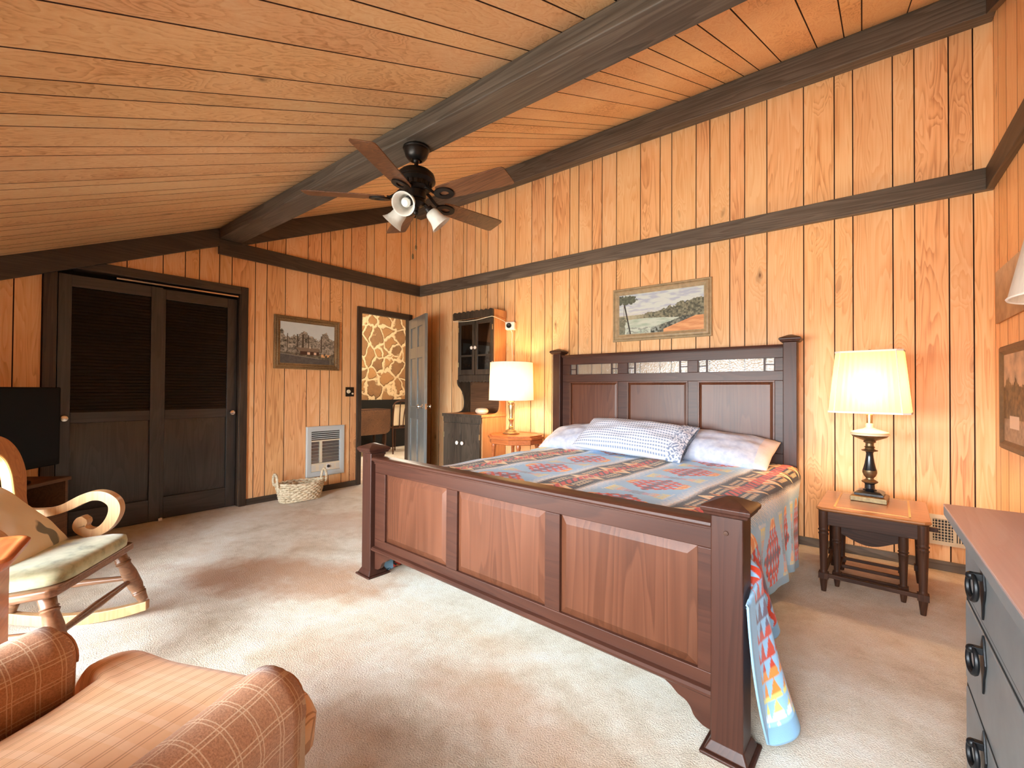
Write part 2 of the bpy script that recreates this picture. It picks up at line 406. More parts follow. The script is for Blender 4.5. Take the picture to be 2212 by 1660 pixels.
# ------------------------------------------------------------------ closet: sliding louvred doors
def closet_door(name, y0, y1, xf, knob_y, stiles):
    sl_, sr = stiles; th = .035
    z0, zt = .006, 2.045; zm0, zm1, zb, zl = .885, .968, .195, 1.952
    fr = MB(); X0, X1 = xf-th, xf
    fr.box(X0, X1, y0, y0+sl_, z0, zt); fr.box(X0, X1, y1-sr, y1, z0, zt)
    d = struct(fr.done(name, M['closet'], bev=.003))
    r = MB()
    for a, b_ in ((z0, zb), (zm0, zm1), (zl, zt)): r.box(X0+.001, X1-.001, y0+sl_, y1-sr, a, b_)
    r.done('rail', M['closet_h'], d, bev=.003)
    lv = MB(); z = zm1+.016
    while z < zl-.012:
        lv.hull8([(X1-.006, y0+sl_, z-.016), (X1-.006, y1-sr, z-.016), (X1-.012, y1-sr, z-.018), (X1-.012, y0+sl_, z-.018)],
                 [(X1-.02, y0+sl_, z+.012), (X1-.02, y1-sr, z+.012), (X1-.027, y1-sr, z+.010), (X1-.027, y0+sl_, z+.010)])
        z += .0265
    lv.box(X0+.001, X0+.004, y0+sl_, y1-sr, zm1, zl)
    lv.done('louver_panel', M['louver'], d, smooth=0)
    p = MB(); p.X = Matrix.Translation((X1, 0, 0)) @ Matrix.Rotation(PI/2, 4, 'Z')
    # local: facing -y becomes facing +x ; u -> y
    p.raised(y0+sl_, y1-sr, zb, zm0, .016, .004, .045)
    p.done('panel', M['closet'], d)
    k = MB(); k.lathe([(.006, 0), (.008, .012), (.022, .022), (.027, .036), (.022, .047), (.006, .05)], (xf, knob_y, .925), 18, 'x')
    k.done('door_knob', M['nickel'], d)
    return d
closet_door('door_1', -3.54, -2.888, -.012, -3.50, (.076, .082))
closet_door('door_2', -2.945, -2.278, -.058, -2.325, (.09, .085))
cl = MB()
cl.box(-.10, .022, -3.622, -3.547, 0, 2.165); cl.box(-.10, .022, -2.274, -2.207, 0, 2.165)
t = struct(cl.done('trim_10', M['casing'], bev=.004))
MB().box(-.10, .0215, -3.547, -2.274, 2.09, 2.165).done('head_casing', M['beam_y'], t, bev=.004)
MB().box(-.075, -.016, -3.2, -2.28, 2.062, 2.075).done('sliding_track', M['nickel'], t)
MB().box(-.03, -.006, -2.90, -2.872, 0, .022).done('floor_guide', M['white'], t)
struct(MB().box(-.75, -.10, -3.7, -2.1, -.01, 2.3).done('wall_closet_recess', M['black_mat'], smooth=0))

# ------------------------------------------------------------------ doorway, hall and open door
dt = MB()
dt.box(-.05, .022, -.982, -.92, 0, 2.17); dt.box(-.05, .022, -.21, -.148, 0, 2.17)
t = struct(dt.done('trim_11', M['casing'], bev=.004))
MB().box(-.05, .0215, -.92, -.21, 2.10, 2.17).done('head_casing', M['beam_y'], t, bev=.004)

M['door'] = wood('door_dark_paint', (134, 138, 138), (112, 116, 116), (78, 80, 80), 'z', .3, .5, 6, .1, 0, .7, False, .6, .03)
ang = -math.atan2(.29, .67); L_, TH = .725, .035
dr = MB(); cols = [(0, .105), (.33, .41), (.62, L_)]
for a, b_ in cols: dr.box(a, b_, 0, TH, .012, 2.085)
door = struct(dr.done('door_3', M['door'], bev=.003))
door.location = (.012, -.205, 0); door.rotation_euler = (0, 0, ang)
rl = MB()
zs = [(.012, .22), (.78, .94), (1.56, 1.70), (1.96, 2.085)]
for a, b_ in zs:
    rl.box(.105, .33, .001, TH-.001, a, b_); rl.box(.41, .62, .001, TH-.001, a, b_)
rl.done('rail', M['door'], door, bev=.003)
for (a, b_) in ((.105, .33), (.41, .62)):
    for (c, d_) in zip(zs, zs[1:]):
        p = MB(); p.raised(a, b_, c[1], d_[0], .015, .008, .024)
        p.X = Matrix.Translation((0, TH, 0)) @ Matrix.Scale(-1, 4, (0, 1, 0)); p.raised(a, b_, c[1], d_[0], .015, .008, .024)
        p.done('panel', M['door'], door)
k = MB()
for s_ in (-1, 1):
    y = 0 if s_ < 0 else TH
    k.lathe([(.028, y), (.028, y+s_*.006), (.011, y+s_*.012), (.010, y+s_*.03), (.022, y+s_*.042), (.027, y+s_*.055), (.02, y+s_*.066), (.002, y+s_*.068)], (.655, 0, .955), 18, 'y')
k.box(L_-.001, L_+.002, .008, .028, .92, .99)
k.done('door_handle', M['chrome'], door)

# hall beyond
m = NT('field_stone')
v = m.coords((1, 1, 1), seed=False)
wob = m.n('ShaderNodeTexNoise'); wob.inputs['Scale'].default_value = 3.5; wob.inputs['Detail'].default_value = 3; m.l(v, wob.inputs['Vector'])
ad = m.n('ShaderNodeVectorMath'); ad.operation = 'MULTIPLY_ADD'; m.l(wob.outputs['Color'], ad.inputs[0]); ad.inputs[1].default_value = (.30,)*3; m.l(v, ad.inputs[2])
vo = m.n('ShaderNodeTexVoronoi'); vo.feature = 'DISTANCE_TO_EDGE'; vo.inputs['Scale'].default_value = 3.6; m.l(ad.outputs[0], vo.inputs['Vector'])
vc = m.n('ShaderNodeTexVoronoi'); vc.inputs['Scale'].default_value = 3.6; m.l(ad.outputs[0], vc.inputs['Vector'])
sc_ = m.n('ShaderNodeSeparateColor'); m.l(vc.outputs['Color'], sc_.inputs[0])
st = m.mix(m.noise(m.coords((9, 9, 9), seed=False), 1, 5, .7), m.ramp(sc_.outputs[0], [(0, srgb(84, 62, 44)), (.35, srgb(142, 102, 64)), (.7, srgb(178, 132, 82)), (1, srgb(104, 80, 58))]), srgb(150, 110, 70))
edge = m.ramp(vo.outputs['Distance'], [(.05, (0, 0, 0)), (.11, (1, 1, 1))])
m.l(m.mix(edge, srgb(216, 190, 152), st), m.p.inputs['Base Color']); m.set(Roughness=.8)
m.bump(m.math('MULTIPLY_ADD', m.noise(m.coords((22, 22, 22), seed=False), 1, 4), .25, edge), .9, .03)
M['stone'] = m.m
M['plaster'] = plain('hall_plaster', (214, 200, 178), .9)
struct(MB().box(-2.75, -2.6, -1.2, 3.2, .95, 2.7).done('wall_hall_stone', M['stone'], smooth=0))
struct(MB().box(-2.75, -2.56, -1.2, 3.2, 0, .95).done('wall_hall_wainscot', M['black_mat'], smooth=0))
struct(MB().box(-2.6, -.03, -1.3, -1.2, 0, 2.7).done('wall_hall_near', M['plaster'], smooth=0))
struct(MB().box(-2.6, -.03, 3.1, 3.2, 0, 2.7).done('wall_hall_far', M['plaster'], smooth=0))
struct(MB().box(-.02, -.001, .0, 3.2, 0, 2.7).done('wall_hall_side', M['plaster'], smooth=0))
struct(MB().box(-2.75, -.13, -1.3, 3.2, 2.62, 2.7).done('ceiling_hall', M['plaster'], smooth=0))
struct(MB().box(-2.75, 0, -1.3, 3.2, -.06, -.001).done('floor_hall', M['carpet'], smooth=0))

# windows in the wall behind the camera
M['frame_w'] = plain('window_frame_white', (220, 218, 212), .4)
gl = NT('window_glass'); gl.t.nodes.remove(gl.p)
tr = gl.n('ShaderNodeBsdfTransparent'); tr.inputs[0].default_value = (.96, .98, .98, 1); gg = gl.n('ShaderNodeBsdfGlossy'); gg.inputs['Roughness'].default_value = .02
fr_ = gl.n('ShaderNodeFresnel'); mx = gl.n('ShaderNodeMixShader'); gl.l(fr_.outputs[0], mx.inputs[0]); gl.l(tr.outputs[0], mx.inputs[1]); gl.l(gg.outputs[0], mx.inputs[2]); gl.l(mx.outputs[0], gl.out.inputs[0])
M['glass'] = gl.m
for i, (a, b_, c, d_) in enumerate(WIN):
    f = MB(); t_ = .05
    f.box(a-.03, a+t_, YB-.09, YB+.015, c-.03, d_+.03); f.box(b_-t_, b_+.03, YB-.09, YB+.015, c-.03, d_+.03)
    f.box(a+t_, b_-t_, YB-.09, YB+.015, c-.03, c+t_); f.box(a+t_, b_-t_, YB-.09, YB+.015, d_-t_, d_+.03)
    w = struct(f.done('window_%d' % (i+1), M['frame_w'], bev=.004))
    MB().box(a+t_, b_-t_, YB-.055, YB-.049, c+t_, d_-t_).done('pane', M['glass'], w, smooth=0)
    lt = bpy.data.lights.new('daylight_portal', 'AREA'); lt.shape = 'RECTANGLE'; lt.size = b_-a; lt.size_y = d_-c; lt.cycles.is_portal = True
    lo = bpy.data.objects.new('daylight_portal', lt); COL.objects.link(lo); lo.location = ((a+b_)/2, YB-.12, (c+d_)/2); lo.rotation_euler = (PI/2, 0, 0)
# ------------------------------------------------------------------ bed
bed = thing('king_bed', 'king-size cherry wood panel bed with square posts and leaded glass strip in the headboard', 'bed', (3.42, -1.3, 0))
def at(o, loc, rz=0):
    """place a part given in world coordinates under its (unrotated) thing"""
    o.location = Vector(loc) - o.parent.location; o.rotation_euler = (0, 0, rz); return o
def under(child, parent_part):
    child.parent = parent_part; return child

HB = ((2.29, -.105, 0), math.radians(-.7)); HW = 2.16
def post(name, u0, w, d0, d1, zt, cap_z, foot, org, par, flip=False):
    b = MB()
    b.box(u0, u0+w, d0, d1, 0, zt)
    if foot:
        z = .045
        o_ = .028
        b.hull8([(u0-o_, d0-o_, 0), (u0+w+o_, d0-o_, 0), (u0+w+o_, d1+o_, 0), (u0-o_, d1+o_, 0)], [(u0-o_, d0-o_, .012), (u0+w+o_, d0-o_, .012), (u0+w+o_, d1+o_, .012), (u0-o_, d1+o_, .012)])
        b.hull8([(u0-.018, d0-.018, .012), (u0+w+.018, d0-.018, .012), (u0+w+.018, d1+.018, .012), (u0-.018, d1+.018, .012)], [(u0, d0, z), (u0+w, d0, z), (u0+w, d1, z), (u0, d1, z)])
    p = at(b.done(name, M['cherry_d'], par, bev=.006), *org)
    c = MB(); e = lambda o_, z: [(u0-o_, d0-o_, z), (u0+w+o_, d0-o_, z), (u0+w+o_, d1+o_, z), (u0-o_, d1+o_, z)]
    cz = cap_z
    c.rings([e(.003, cz), e(.016, cz+.006), e(.018, cz+.014), e(.024, cz+.018), e(.026, cz+.03), e(.020, cz+.036), e(-w*.35, cz+.058), e(-w*.5+.002, cz+.061)])
    c.done('post_cap', M['cherry_d'], p, bev=.002)
    return p
post('headboard_post', 0, .092, -.05, .045, 1.54, 1.535, False, HB, bed)
post('headboard_post', HW-.092, .092, -.05, .045, 1.54, 1.535, False, HB, bed)
PX = [(.180, .710), (.805, 1.358), (1.440, 2.008)]
u0, u1 = .092, HW-.092
f = MB(); D0, D1 = 0, .03
f.box(u0, u1, D0, D1, 1.425, 1.50); f.box(u0, u1, D0+.001, D1, 1.25, 1.325); f.box(u0, u1, D0, D1, .45, .69)
xs = [u0] + [x for p in PX for x in p] + [u1]
for a, b_ in zip(xs[0::2], xs[1::2]):
    f.box(a, b_, D0+.0005, D1, 1.325, 1.425); f.box(a, b_, D0+.0005, D1, .69, 1.25)
at(f.done('headboard_frame', M['cherry_x'], bed, bev=.003), *HB)
f = MB()
f.prism([(D1+.008, 1.498), (-.012, 1.498), (-.014, 1.506), (-.024, 1.508), (-.027, 1.516), (-.024, 1.524), (D1+.012, 1.524)], u0, u1, 'x')
at(f.done('headboard_cornice', M['cherry_x'], bed), *HB)
for a, b_ in PX:
    p = MB()
    p.raised(a, b_, .69, 1.25, .016, .002, .032)
    for (q, r, s_, t_) in ((a, b_, 1.238, 1.25), (a, b_, .69, .702)): p.box(q, r, -.004, .012, s_, t_)
    for (q, r) in ((a, a+.012), (b_-.012, b_)): p.box(q, r, -.004, .012, .702, 1.238)
    at(p.done('headboard_panel', M['cherry'], bed, bev=.0015, smooth=10), *HB)
gm = NT('seeded_leaded_glass'); gm.t.nodes.remove(gm.p)
tr = gm.n('ShaderNodeBsdfTransparent'); tr.inputs[0].default_value = (.86, .86, .84, 1); gg = gm.n('ShaderNodeBsdfGlossy'); gg.inputs['Roughness'].default_value = .12
gb = gm.n('ShaderNodeBump'); gb.inputs['Strength'].default_value = .6; gb.inputs['Distance'].default_value = .004
gm.l(gm.noise(gm.coords((70, 70, 70), seed=False), 1, 2), gb.inputs['Height']); gm.l(gb.outputs[0], gg.inputs['Normal'])
df = gm.n('ShaderNodeBsdfDiffuse'); df.inputs[0].default_value = (.8, .8, .78, 1)
m1 = gm.n('ShaderNodeMixShader'); m1.inputs[0].default_value = .10; gm.l(tr.outputs[0], m1.inputs[1]); gm.l(df.outputs[0], m1.inputs[2])
m2 = gm.n('ShaderNodeMixShader'); m2.inputs[0].default_value = .06; gm.l(m1.outputs[0], m2.inputs[1]); gm.l(gg.outputs[0], m2.inputs[2]); gm.l(m2.outputs[0], gm.out.inputs[0])
M['leaded'] = gm.m
for a, b_ in PX:
    g = at(MB().box(a, b_, .013, .017, 1.325, 1.425).done('glass_strip', M['leaded'], bed, smooth=0), *HB)
    w = .007
    for x, x0_, x1_ in ((a+.07, a, a+.07), (b_-.07, b_-.07, b_)):
        c = MB(); c.box(x-w, x+w, .008, .0215, 1.325, 1.425); c.box(x0_, x1_, .008, .0215, 1.371, 1.379)
        e_ = a+.003 if x < (a+b_)/2 else b_-.003
        c.box(e_-.003, e_+.003, .008, .0215, 1.325, 1.425); c.done('came', M['cherry_d'], g, smooth=0)

FB = ((2.335, -2.425, 0), math.atan2(-.10, 2.2)); FW = 2.203
def fpost(u0):
    p = post('footboard_post', u0, .098, 0, .10, .77, .765, True, FB, bed)
    k = MB(); k.lathe([(.008, -.002), (.007, -.004), (.001, -.0045)], (u0+.048, 0, .715), 12, 'y'); k.done('wood_peg', M['walnut'], p)
    return p
fpost(0); fpost(FW-.098)
u0, u1 = .098, FW-.098; D0, D1 = .03, .062
PF = [(.207, .770), (.853, 1.414), (1.491, 2.054)]
f = MB()
f.box(u0, u1, D0, D1, .645, .715); f.box(u0, u1, D0, D1, .185, .235)
xs = [u0] + [x for p in PF for x in p] + [u1]
for a, b_ in zip(xs[0::2], xs[1::2]): f.box(a, b_, D0+.0005, D1, .235, .645)
at(f.done('footboard_frame', M['cherry_x'], bed, bev=.003), *FB)
for a, b_ in PF:
    p = MB(); p.raised(a, b_, .235, .645, D0+.016, D0+.001, .034)
    at(p.done('footboard_panel', M['cherry'], bed, smooth=10), *FB)
f = MB()   # rounded cap moulding and lower bead
f.prism([(D1+.022, .745), (.034, .745), (.014, .743), (.004, .737), (.001, .729), (.006, .722), (.018, .719), (.018, .714), (.024, .711), (.024, .700), (D1+.012, .700)], u0, u1, 'x')
at(f.done('footboard_cap_rail', M['cherry_x'], bed), *FB)
f = MB()
f.prism([(D1, .190), (.030, .190), (.012, .186), (.005, .178), (.005, .170), (.012, .163), (.030, .160), (D1, .160)], u0, u1, 'x')
at(f.done('footboard_bead', M['cherry_x'], bed), *FB)
# scalloped apron
br = [(0, .045), (.035, .05), (.062, .068), (.075, .092), (.092, .108), (.118, .118), (.14, .135), (.165, .148)]
br = cr(br, 4)
low = [(u0+x, z) for x, z in br] + [(u1-x, z) for x, z in reversed(br)]
a = [(p[0], p[1]) for p in low]; top = [(p[0], .162) for p in low]
f = MB(); f.strip(a, top, D0+.004, D1-.006, lambda x, z, h: (x, h, z)); at(f.done('apron', M['cherry_x'], bed), *FB)
# side rails
for s_, x in ((-1, 2.40), (1, 4.405)):
    f = MB(); f.box(x-.015, x+.015, -2.36, -.13, .16, .36); at(f.done('side_rail', M['walnut_x'], bed, bev=.004), (0, 0, 0))
# mattress
mt = MB(); mt.box(2.45, 4.41, -2.34, -.15, .30, .605)
tag(mt.done('mattress', plain('mattress_ticking', (226, 224, 220), .8), None, bev=.06, seg=4), 'white mattress under the patterned blanket on the cherry bed', 'mattress')

# ------------------------------------------------------------------ blanket woven with bands and stepped diamonds
BLUE = np.array(srgb(158, 206, 244)[:3]); CREAM = np.array(srgb(244, 216, 168)[:3]); WHITE = np.array(srgb(250, 250, 248)[:3])
CHAR = np.array(srgb(44, 42, 44)[:3]); RED = np.array(srgb(214, 66, 36)[:3]); ORANGE = np.array(srgb(238, 152, 66)[:3]); YEL = np.array(srgb(238, 226, 130)[:3]); PURP = np.array(srgb(108, 82, 108)[:3])
def pattern(a, b):
    """colour at blanket coordinates: a across, b along (metres), numpy arrays"""
    shp = a.shape; col = np.empty(shp+(3,)); col[:] = BLUE
    tri = lambda x: np.abs((x % 1.0)*2-1)           # 1 at integers, 0 in the middle
    P_ = .797; ac = (a-2.81+P_/2) % P_ - P_/2         # distance from the nearest band centre
    d = np.abs(ac)
    # ---- field between bands
    af = (a-2.81) % P_ - P_/2                         # distance from the field centre
    bd = .50; bk = (b+1.20+bd/2) % bd - bd/2
    # diamonds: long axis across the field
    ra, rb = .235, .185
    q = np.abs(af)/ra + np.abs(bk)/rb
    fu = (af/ra+bk/rb)*3.0+20.5; fv = (af/ra-bk/rb)*3.0+20.5
    hole = (np.abs((fu % 1)-.5) < .30) & (np.abs((fv % 1)-.5) < .30)
    cell_a = np.floor((af/ra+bk/rb)*3.0+20.5); cell_b = np.floor((af/ra-bk/rb)*3.0+20.5)
    chk = ((cell_a+cell_b) % 2 == 0)
    ins = q < 1
    tip = (np.abs(af)/ra) > .56
    mid = (np.abs(af)/ra) < .17
    c = np.where(hole[..., None], np.where((chk & (np.abs(af)/ra < .34))[..., None], PURP, BLUE), np.where((mid & chk)[..., None], PURP, RED))
    c = np.where(tip[..., None], np.where((np.abs(af)/ra > .74)[..., None], CREAM, np.where(chk[..., None], ORANGE, CREAM)), c)
    ctr = (q > 1.42) & (q < .78) & ~tip & (np.abs(bk)/rb < .5)
    c = np.where((ctr & ~chk & mid)[..., None], PURP*.8+BLUE*.2, c)
    col = np.where(ins[..., None], c, col)
    # stepped combs between the diamonds
    bh = (b+1.20) % bd - bd/2
    st = np.abs(bh)
    comb_t = ((a*1.0+0)*0+bh*1.0)
    for lo, hi, half, cc in ((.165, .215, .075, WHITE), (.115, .165, .055, YEL), (.07, .115, .035, ORANGE*.6+CREAM*.4)):
        on = (np.abs(af) > lo) & (np.abs(af) < hi) & (st < half) & (((bh*44) % 1.0) < (.35+.5*(np.abs(af)-lo)/(hi-lo)))
        col = np.where(on[..., None], cc, col)
    for lo, hi, half, cc in ((.035, .07, .022, RED*.7+BLUE*.3), (.0, .035, .03, PURP*.75+BLUE*.25)):
        on = (np.abs(af) >= lo) & (np.abs(af) < hi) & (st < half) & (((bh*60+af*30) % 1.0) < .6)
        col = np.where(on[..., None], cc, col)
    # column of stepped triangles that ends each row near the side hem
    bc = (b+2.02+.25) % .5-.25; on_c = (np.abs(bc) < .085) & (a > 4.56) & (a < 4.935)
    tri_ = ((a*26) % 1.0) > np.abs(((bc*17) % 1.0)*2-1)
    cc = np.where((a < 4.61)[..., None], ORANGE, np.where((a < 4.69)[..., None], RED, np.where((a < 4.75)[..., None], PURP, np.where((a < 4.83)[..., None], RED, np.where((a < 4.875)[..., None], ORANGE, np.where((a < 4.91)[..., None], YEL, WHITE))))))
    col = np.where((on_c & tri_ & (b < -1.75))[..., None], cc, col)
    col = np.where((on_c & ~tri_ & (b < -1.75))[..., None], BLUE, col)
    # ---- bands: white spikes fading into charcoal with arrow shapes
    hw = .125; fr = .095
    t = np.clip((d-hw)/fr, 0, 1)
    spike = ((b*42) % 1.0)
    spk = np.abs(spike*2-1) > t*1.02
    fringe = (d >= hw) & (d < hw+fr)
    g = np.clip((d-hw)/.03, 0, 1)[..., None]
    fc = np.where(spk[..., None], WHITE*(.62+.38*g), np.where((t > .22)[..., None], BLUE, WHITE*.8))
    fc = np.where((np.abs(spike*2-1) < (.34-t)*2.6)[..., None], CHAR*1.4, fc)
    col = np.where(fringe[..., None], fc, col)
    band = d < hw
    per = .33; tt = np.abs(((b+.5) % per)/per-.5)*per
    c = np.empty(shp+(3,)); c[:] = CHAR
    teeth = (tt > .082) & (((d > .046) & (d < .066)) | ((d > .078) & (d < .100))) & (((b*34) % 1.0) < .52)
    c = np.where(teeth[..., None], CREAM, c)
    c = np.where((tt < .074*(1-d/hw)+.003)[..., None], CREAM, c)
    c = np.where((np.abs(tt-.07) < .020*(1-d/(hw*.8)))[..., None], ORANGE, c)
    c = np.where((tt < .040*(1-d/(hw*.62)))[..., None], ORANGE*.8+RED*.2, c)
    zz = ((b*17+np.sign(ac)*d*17) % 1.0)
    c = np.where(((d < .030) & (zz < .66))[..., None], RED, c)
    c = np.where(((d < .030) & (zz > .86))[..., None], CHAR, c)
    col = np.where(band[..., None], c, col)
    return col
PH = math.radians(4.6); cph, sph = math.cos(PH), math.sin(PH)
na, nb = 640, 520
A0, A1, B0, B1 = 1.90, 4.97, -2.20, .10
XR, XL, ZT = 4.475, 2.415, .622
aa, bb_ = np.meshgrid(np.linspace(A0, A1, na), np.linspace(B0, B1, nb))
# planar position (before draping): a = x c - y s ; b = x s + y c
xp = aa*cph + bb_*sph; yp = np.minimum(bb_*cph - aa*sph, -.16+.004*bb_)
sm = lambda e0, e1, x: (lambda t: t*t*(3-2*t))(np.clip((x-e0)/(e1-e0), 0, 1))
def drape(xp, yp):
    x = xp.copy(); y = yp.copy(); z = np.full_like(xp, ZT)
    # gentle unevenness on top
    z += .004*np.sin(xp*9+yp*3)+.003*np.sin(yp*13-xp*4)
    RAD = .075
    def fold(s, edge, sgn, xx, zz):
        q = np.clip(s, 0, None); arc = RAD*PI/2
        th = np.clip(q/RAD, 0, PI/2)
        nx = np.where(q < arc, RAD*np.sin(th), RAD); nz = np.where(q < arc, -RAD*(1-np.cos(th)), -RAD-(q-arc))
        return nx, nz
    # right side
    s = xp-(XR-RAD)
    stretch = 1+.62*sm(-1.95, -2.42, yp)
    s2 = np.where(s > 0, s*stretch, s)
    nx, nz = fold(s2, XR, 1, x, z)
    low = np.clip((s2-RAD)/.5, 0, 1.3)
    wave = .026*np.sin(yp*8.6+.9)+.016*np.sin(yp*15.5+2.2)
    flare = .03 + wave*(1-sm(-1.8, -2.0, yp)) + .11*np.exp(-((yp+2.02)/.075)**2) + .10*np.exp(-((yp+2.27)/.10)**2) - .02*np.exp(-((yp+1.75)/.2)**2)
    post_clear = .075*sm(-2.2, -2.36, yp)
    x = np.where(s > 0, XR-RAD+nx+low**1.3*flare+post_clear*np.clip(nz/-.07, 0, 1), x); z = np.where(s > 0, z+nz, z)
    y = np.where(s > 0, y-.42*np.clip(low, 0, 1)*sm(-1.7, -.3, yp), y)
    # beyond the foot of the mattress the loose corner sags and swings round
    sag = sm(-2.36, -2.62, yp)
    z = np.where(s > 0, z-.02*sag*low, z); y = np.where(s > 0, y+.16*sag*np.clip(low, 0, 1.2)**2, y)
    # left side
    s = (XL+RAD)-xp
    nx, nz = fold(s, XL, -1, x, z)
    x = np.where(s > 0, XL+RAD-nx-.02*np.sin(yp*9)*np.clip(s/.4, 0, 1), x); z = np.where(s > 0, z+nz, z)
    # foot: tucked down between mattress and footboard where not on the side
    on_top = (xp < XR-.02)
    s = (-2.285)-yp
    q = np.clip(s, 0, None); r = .04; arc = r*PI/2; th = np.clip(q/r, 0, PI/2)
    ny = np.where(q < arc, r*np.sin(th), r); nz2 = np.where(q < arc, -r*(1-np.cos(th)), -r-(q-arc))
    w = 1-sm(XR-.06, XR+.02, xp)
    slope_y = -(np.clip(xp-2.4, 0, 2.1))*.045
    y = np.where(s > 0, (1-w)*y + w*(-2.285-ny+0*slope_y), y); z = np.where(s > 0, z+w*nz2, z)
    # keep the flap off the carpet
    z = np.maximum(z, .012)
    return x, y, z
x3, y3, z3 = drape(xp, yp)
verts = np.stack([x3, y3, z3], -1).reshape(-1, 3)
ii = (np.arange(nb-1)[:, None]*na + np.arange(na-1)[None]).reshape(-1)
faces = np.stack([ii, ii+1, ii+1+na, ii+na], -1)
def grid_mesh(name, verts, faces, cols):
    me = bpy.data.meshes.new(name)
    me.vertices.add(len(verts)); me.vertices.foreach_set('co', verts.astype(np.float32).ravel())
    me.loops.add(faces.size); me.loops.foreach_set('vertex_index', faces.astype(np.int32).ravel())
    me.polygons.add(len(faces)); me.polygons.foreach_set('loop_start', (np.arange(len(faces))*4).astype(np.int32))
    me.update(calc_edges=True)
    at_ = me.color_attributes.new('col', 'FLOAT_COLOR', 'POINT')
    c4 = np.concatenate([cols.reshape(-1, 3), np.ones((len(verts), 1))], 1).astype(np.float32)
    at_.data.foreach_set('color', c4.ravel())
    me.shade_smooth(); return me
pc = pattern(aa, bb_)
hem = (aa > A1-.035) | (bb_ < B0+.03)
pc = np.where(hem[..., None], BLUE*.72, pc)
solid = (aa > A1-.034) | (bb_ < B0+.10)
pc = np.where((solid & ~hem)[..., None], BLUE*.86, pc)
M['blanket'] = painted('woven_blanket', 'col', .92, .1, .35, 420, .2)
bl = link('blanket', grid_mesh('blanket', verts, faces, pc), M['blanket'])
md = bl.modifiers.new('thickness', 'SOLIDIFY'); md.thickness = .006; md.offset = 1
tag(bl, 'pale blue woven blanket with black bands and red orange diamonds spread over the bed', 'blanket')

# ------------------------------------------------------------------ pillows
def pillow_obj(name, w, h, t, mats, parent=None, n=44, seed=1, pinch=.05, sag=0., u0=-1., u1=1., wk=.35):
    r_ = np.random.RandomState(seed); U = np.linspace(u0, u1, n); V = np.linspace(-1, 1, n)
    uu, vv = np.meshgrid(U, V)
    prof = np.power(np.clip(1-np.abs(uu)**2.6, 0, 1), .5)*np.power(np.clip(1-np.abs(vv)**2.3, 0, 1), .55)
    px = uu*w/2*(1-pinch*(vv**2)*(.6+.4*np.abs(uu))*0-pinch*(1-np.abs(vv))**1*np.abs(uu)**3*.6)
    py = vv*h/2*(1-pinch*(1-np.abs(uu)**2)*np.abs(vv)**3)
    wr = sum(np.sin(uu*f1+vv*f2+p)*k for f1, f2, p, k in ((5, 7, r_.rand()*6, .010), (11, -6, r_.rand()*6, .006), (-4, 13, r_.rand()*6, .005), (17, 9, r_.rand()*6, .003)))
    zt = prof*t/2 + wk*wr*np.sqrt(prof); zb = -prof*t/2*.8
    zt += sag*(uu**2)*-.02
    bm = bmesh.new(); uvl = bm.loops.layers.uv.new('UVMap')
    T = [[bm.verts.new((px[j, i], py[j, i], zt[j, i])) for i in range(n)] for j in range(n)]
    B = [[T[j][i] if (i in ((0,) if u0 <= -1 else ()) or i in ((n-1,) if u1 >= 1 else ()) or j in (0, n-1)) else bm.verts.new((px[j, i], py[j, i], zb[j, i])) for i in range(n)] for j in range(n)]
    for j in range(n-1):
        for i in range(n-1):
            for G, fl in ((T, 0), (B, 1)):
                vs = [G[j][i], G[j][i+1], G[j+1][i+1], G[j+1][i]]
                uvs = [(U[i], V[j]), (U[i+1], V[j]), (U[i+1], V[j+1]), (U[i], V[j+1])]
                if fl: vs = vs[::-1]; uvs = uvs[::-1]
                try: f = bm.faces.new(vs)
                except ValueError: continue
                for lp, q in zip(f.loops, uvs): lp[uvl].uv = (q[0]*w/2, q[1]*h/2)
    me = bpy.data.meshes.new(name); bm.to_mesh(me); bm.free(); me.shade_smooth()
    return link(name, me, mats, parent)
wl = NT('white_pillow_linen')
wv = wl.coords((26, 26, 26), seed=False)
wl.l(wl.ramp(wl.noise(wv, 1, 3), [(.35, srgb(184, 192, 212)), (.65, srgb(206, 211, 224))]), wl.p.inputs['Base Color']); wl.set(Roughness=.85, Specular_IOR_Level=.15)
wl.bump(wl.noise(wl.coords((38, 38, 38), seed=False), 1, 3), .25, .006)
M['linen'] = wl.m
M['linen_pink'] = plain('pillow_sham_cuff', (214, 205, 206), .85, 0, .15, .04, 60)
# blue check: rows of small slanted dashes on white
ck = NT('blue_dash_check')
uv = ck.n('ShaderNodeUVMap'); uv.uv_map = 'UVMap'
sp = ck.n('ShaderNodeSeparateXYZ'); ck.l(uv.outputs[0], sp.inputs[0])
row = ck.math('MULTIPLY', sp.outputs[1], 35.); colm = ck.math('MULTIPLY', sp.outputs[0], 46.)
rf = ck.math('FRACT', row); rfl = ck.math('FLOOR', row)
cf = ck.math('FRACT', ck.math('ADD', ck.math('MULTIPLY_ADD', rfl, .33, colm), ck.math('MULTIPLY', rf, .35)))
on = ck.math('MULTIPLY', ck.math('LESS_THAN', rf, .46), ck.math('LESS_THAN', cf, .66))
ck.l(ck.mix(on, srgb(212, 216, 226), srgb(134, 146, 170)), ck.p.inputs['Base Color']); ck.set(Roughness=.85, Specular_IOR_Level=.15)
ck.bump(on, .3, .003)
M['check'] = ck.m
cf2 = NT('blue_speckle_cuff')
uv = cf2.n('ShaderNodeUVMap'); uv.uv_map = 'UVMap'
sc2 = cf2.n('ShaderNodeVectorMath'); sc2.operation = 'SCALE'; sc2.inputs['Scale'].default_value = 62; cf2.l(uv.outputs[0], sc2.inputs[0])
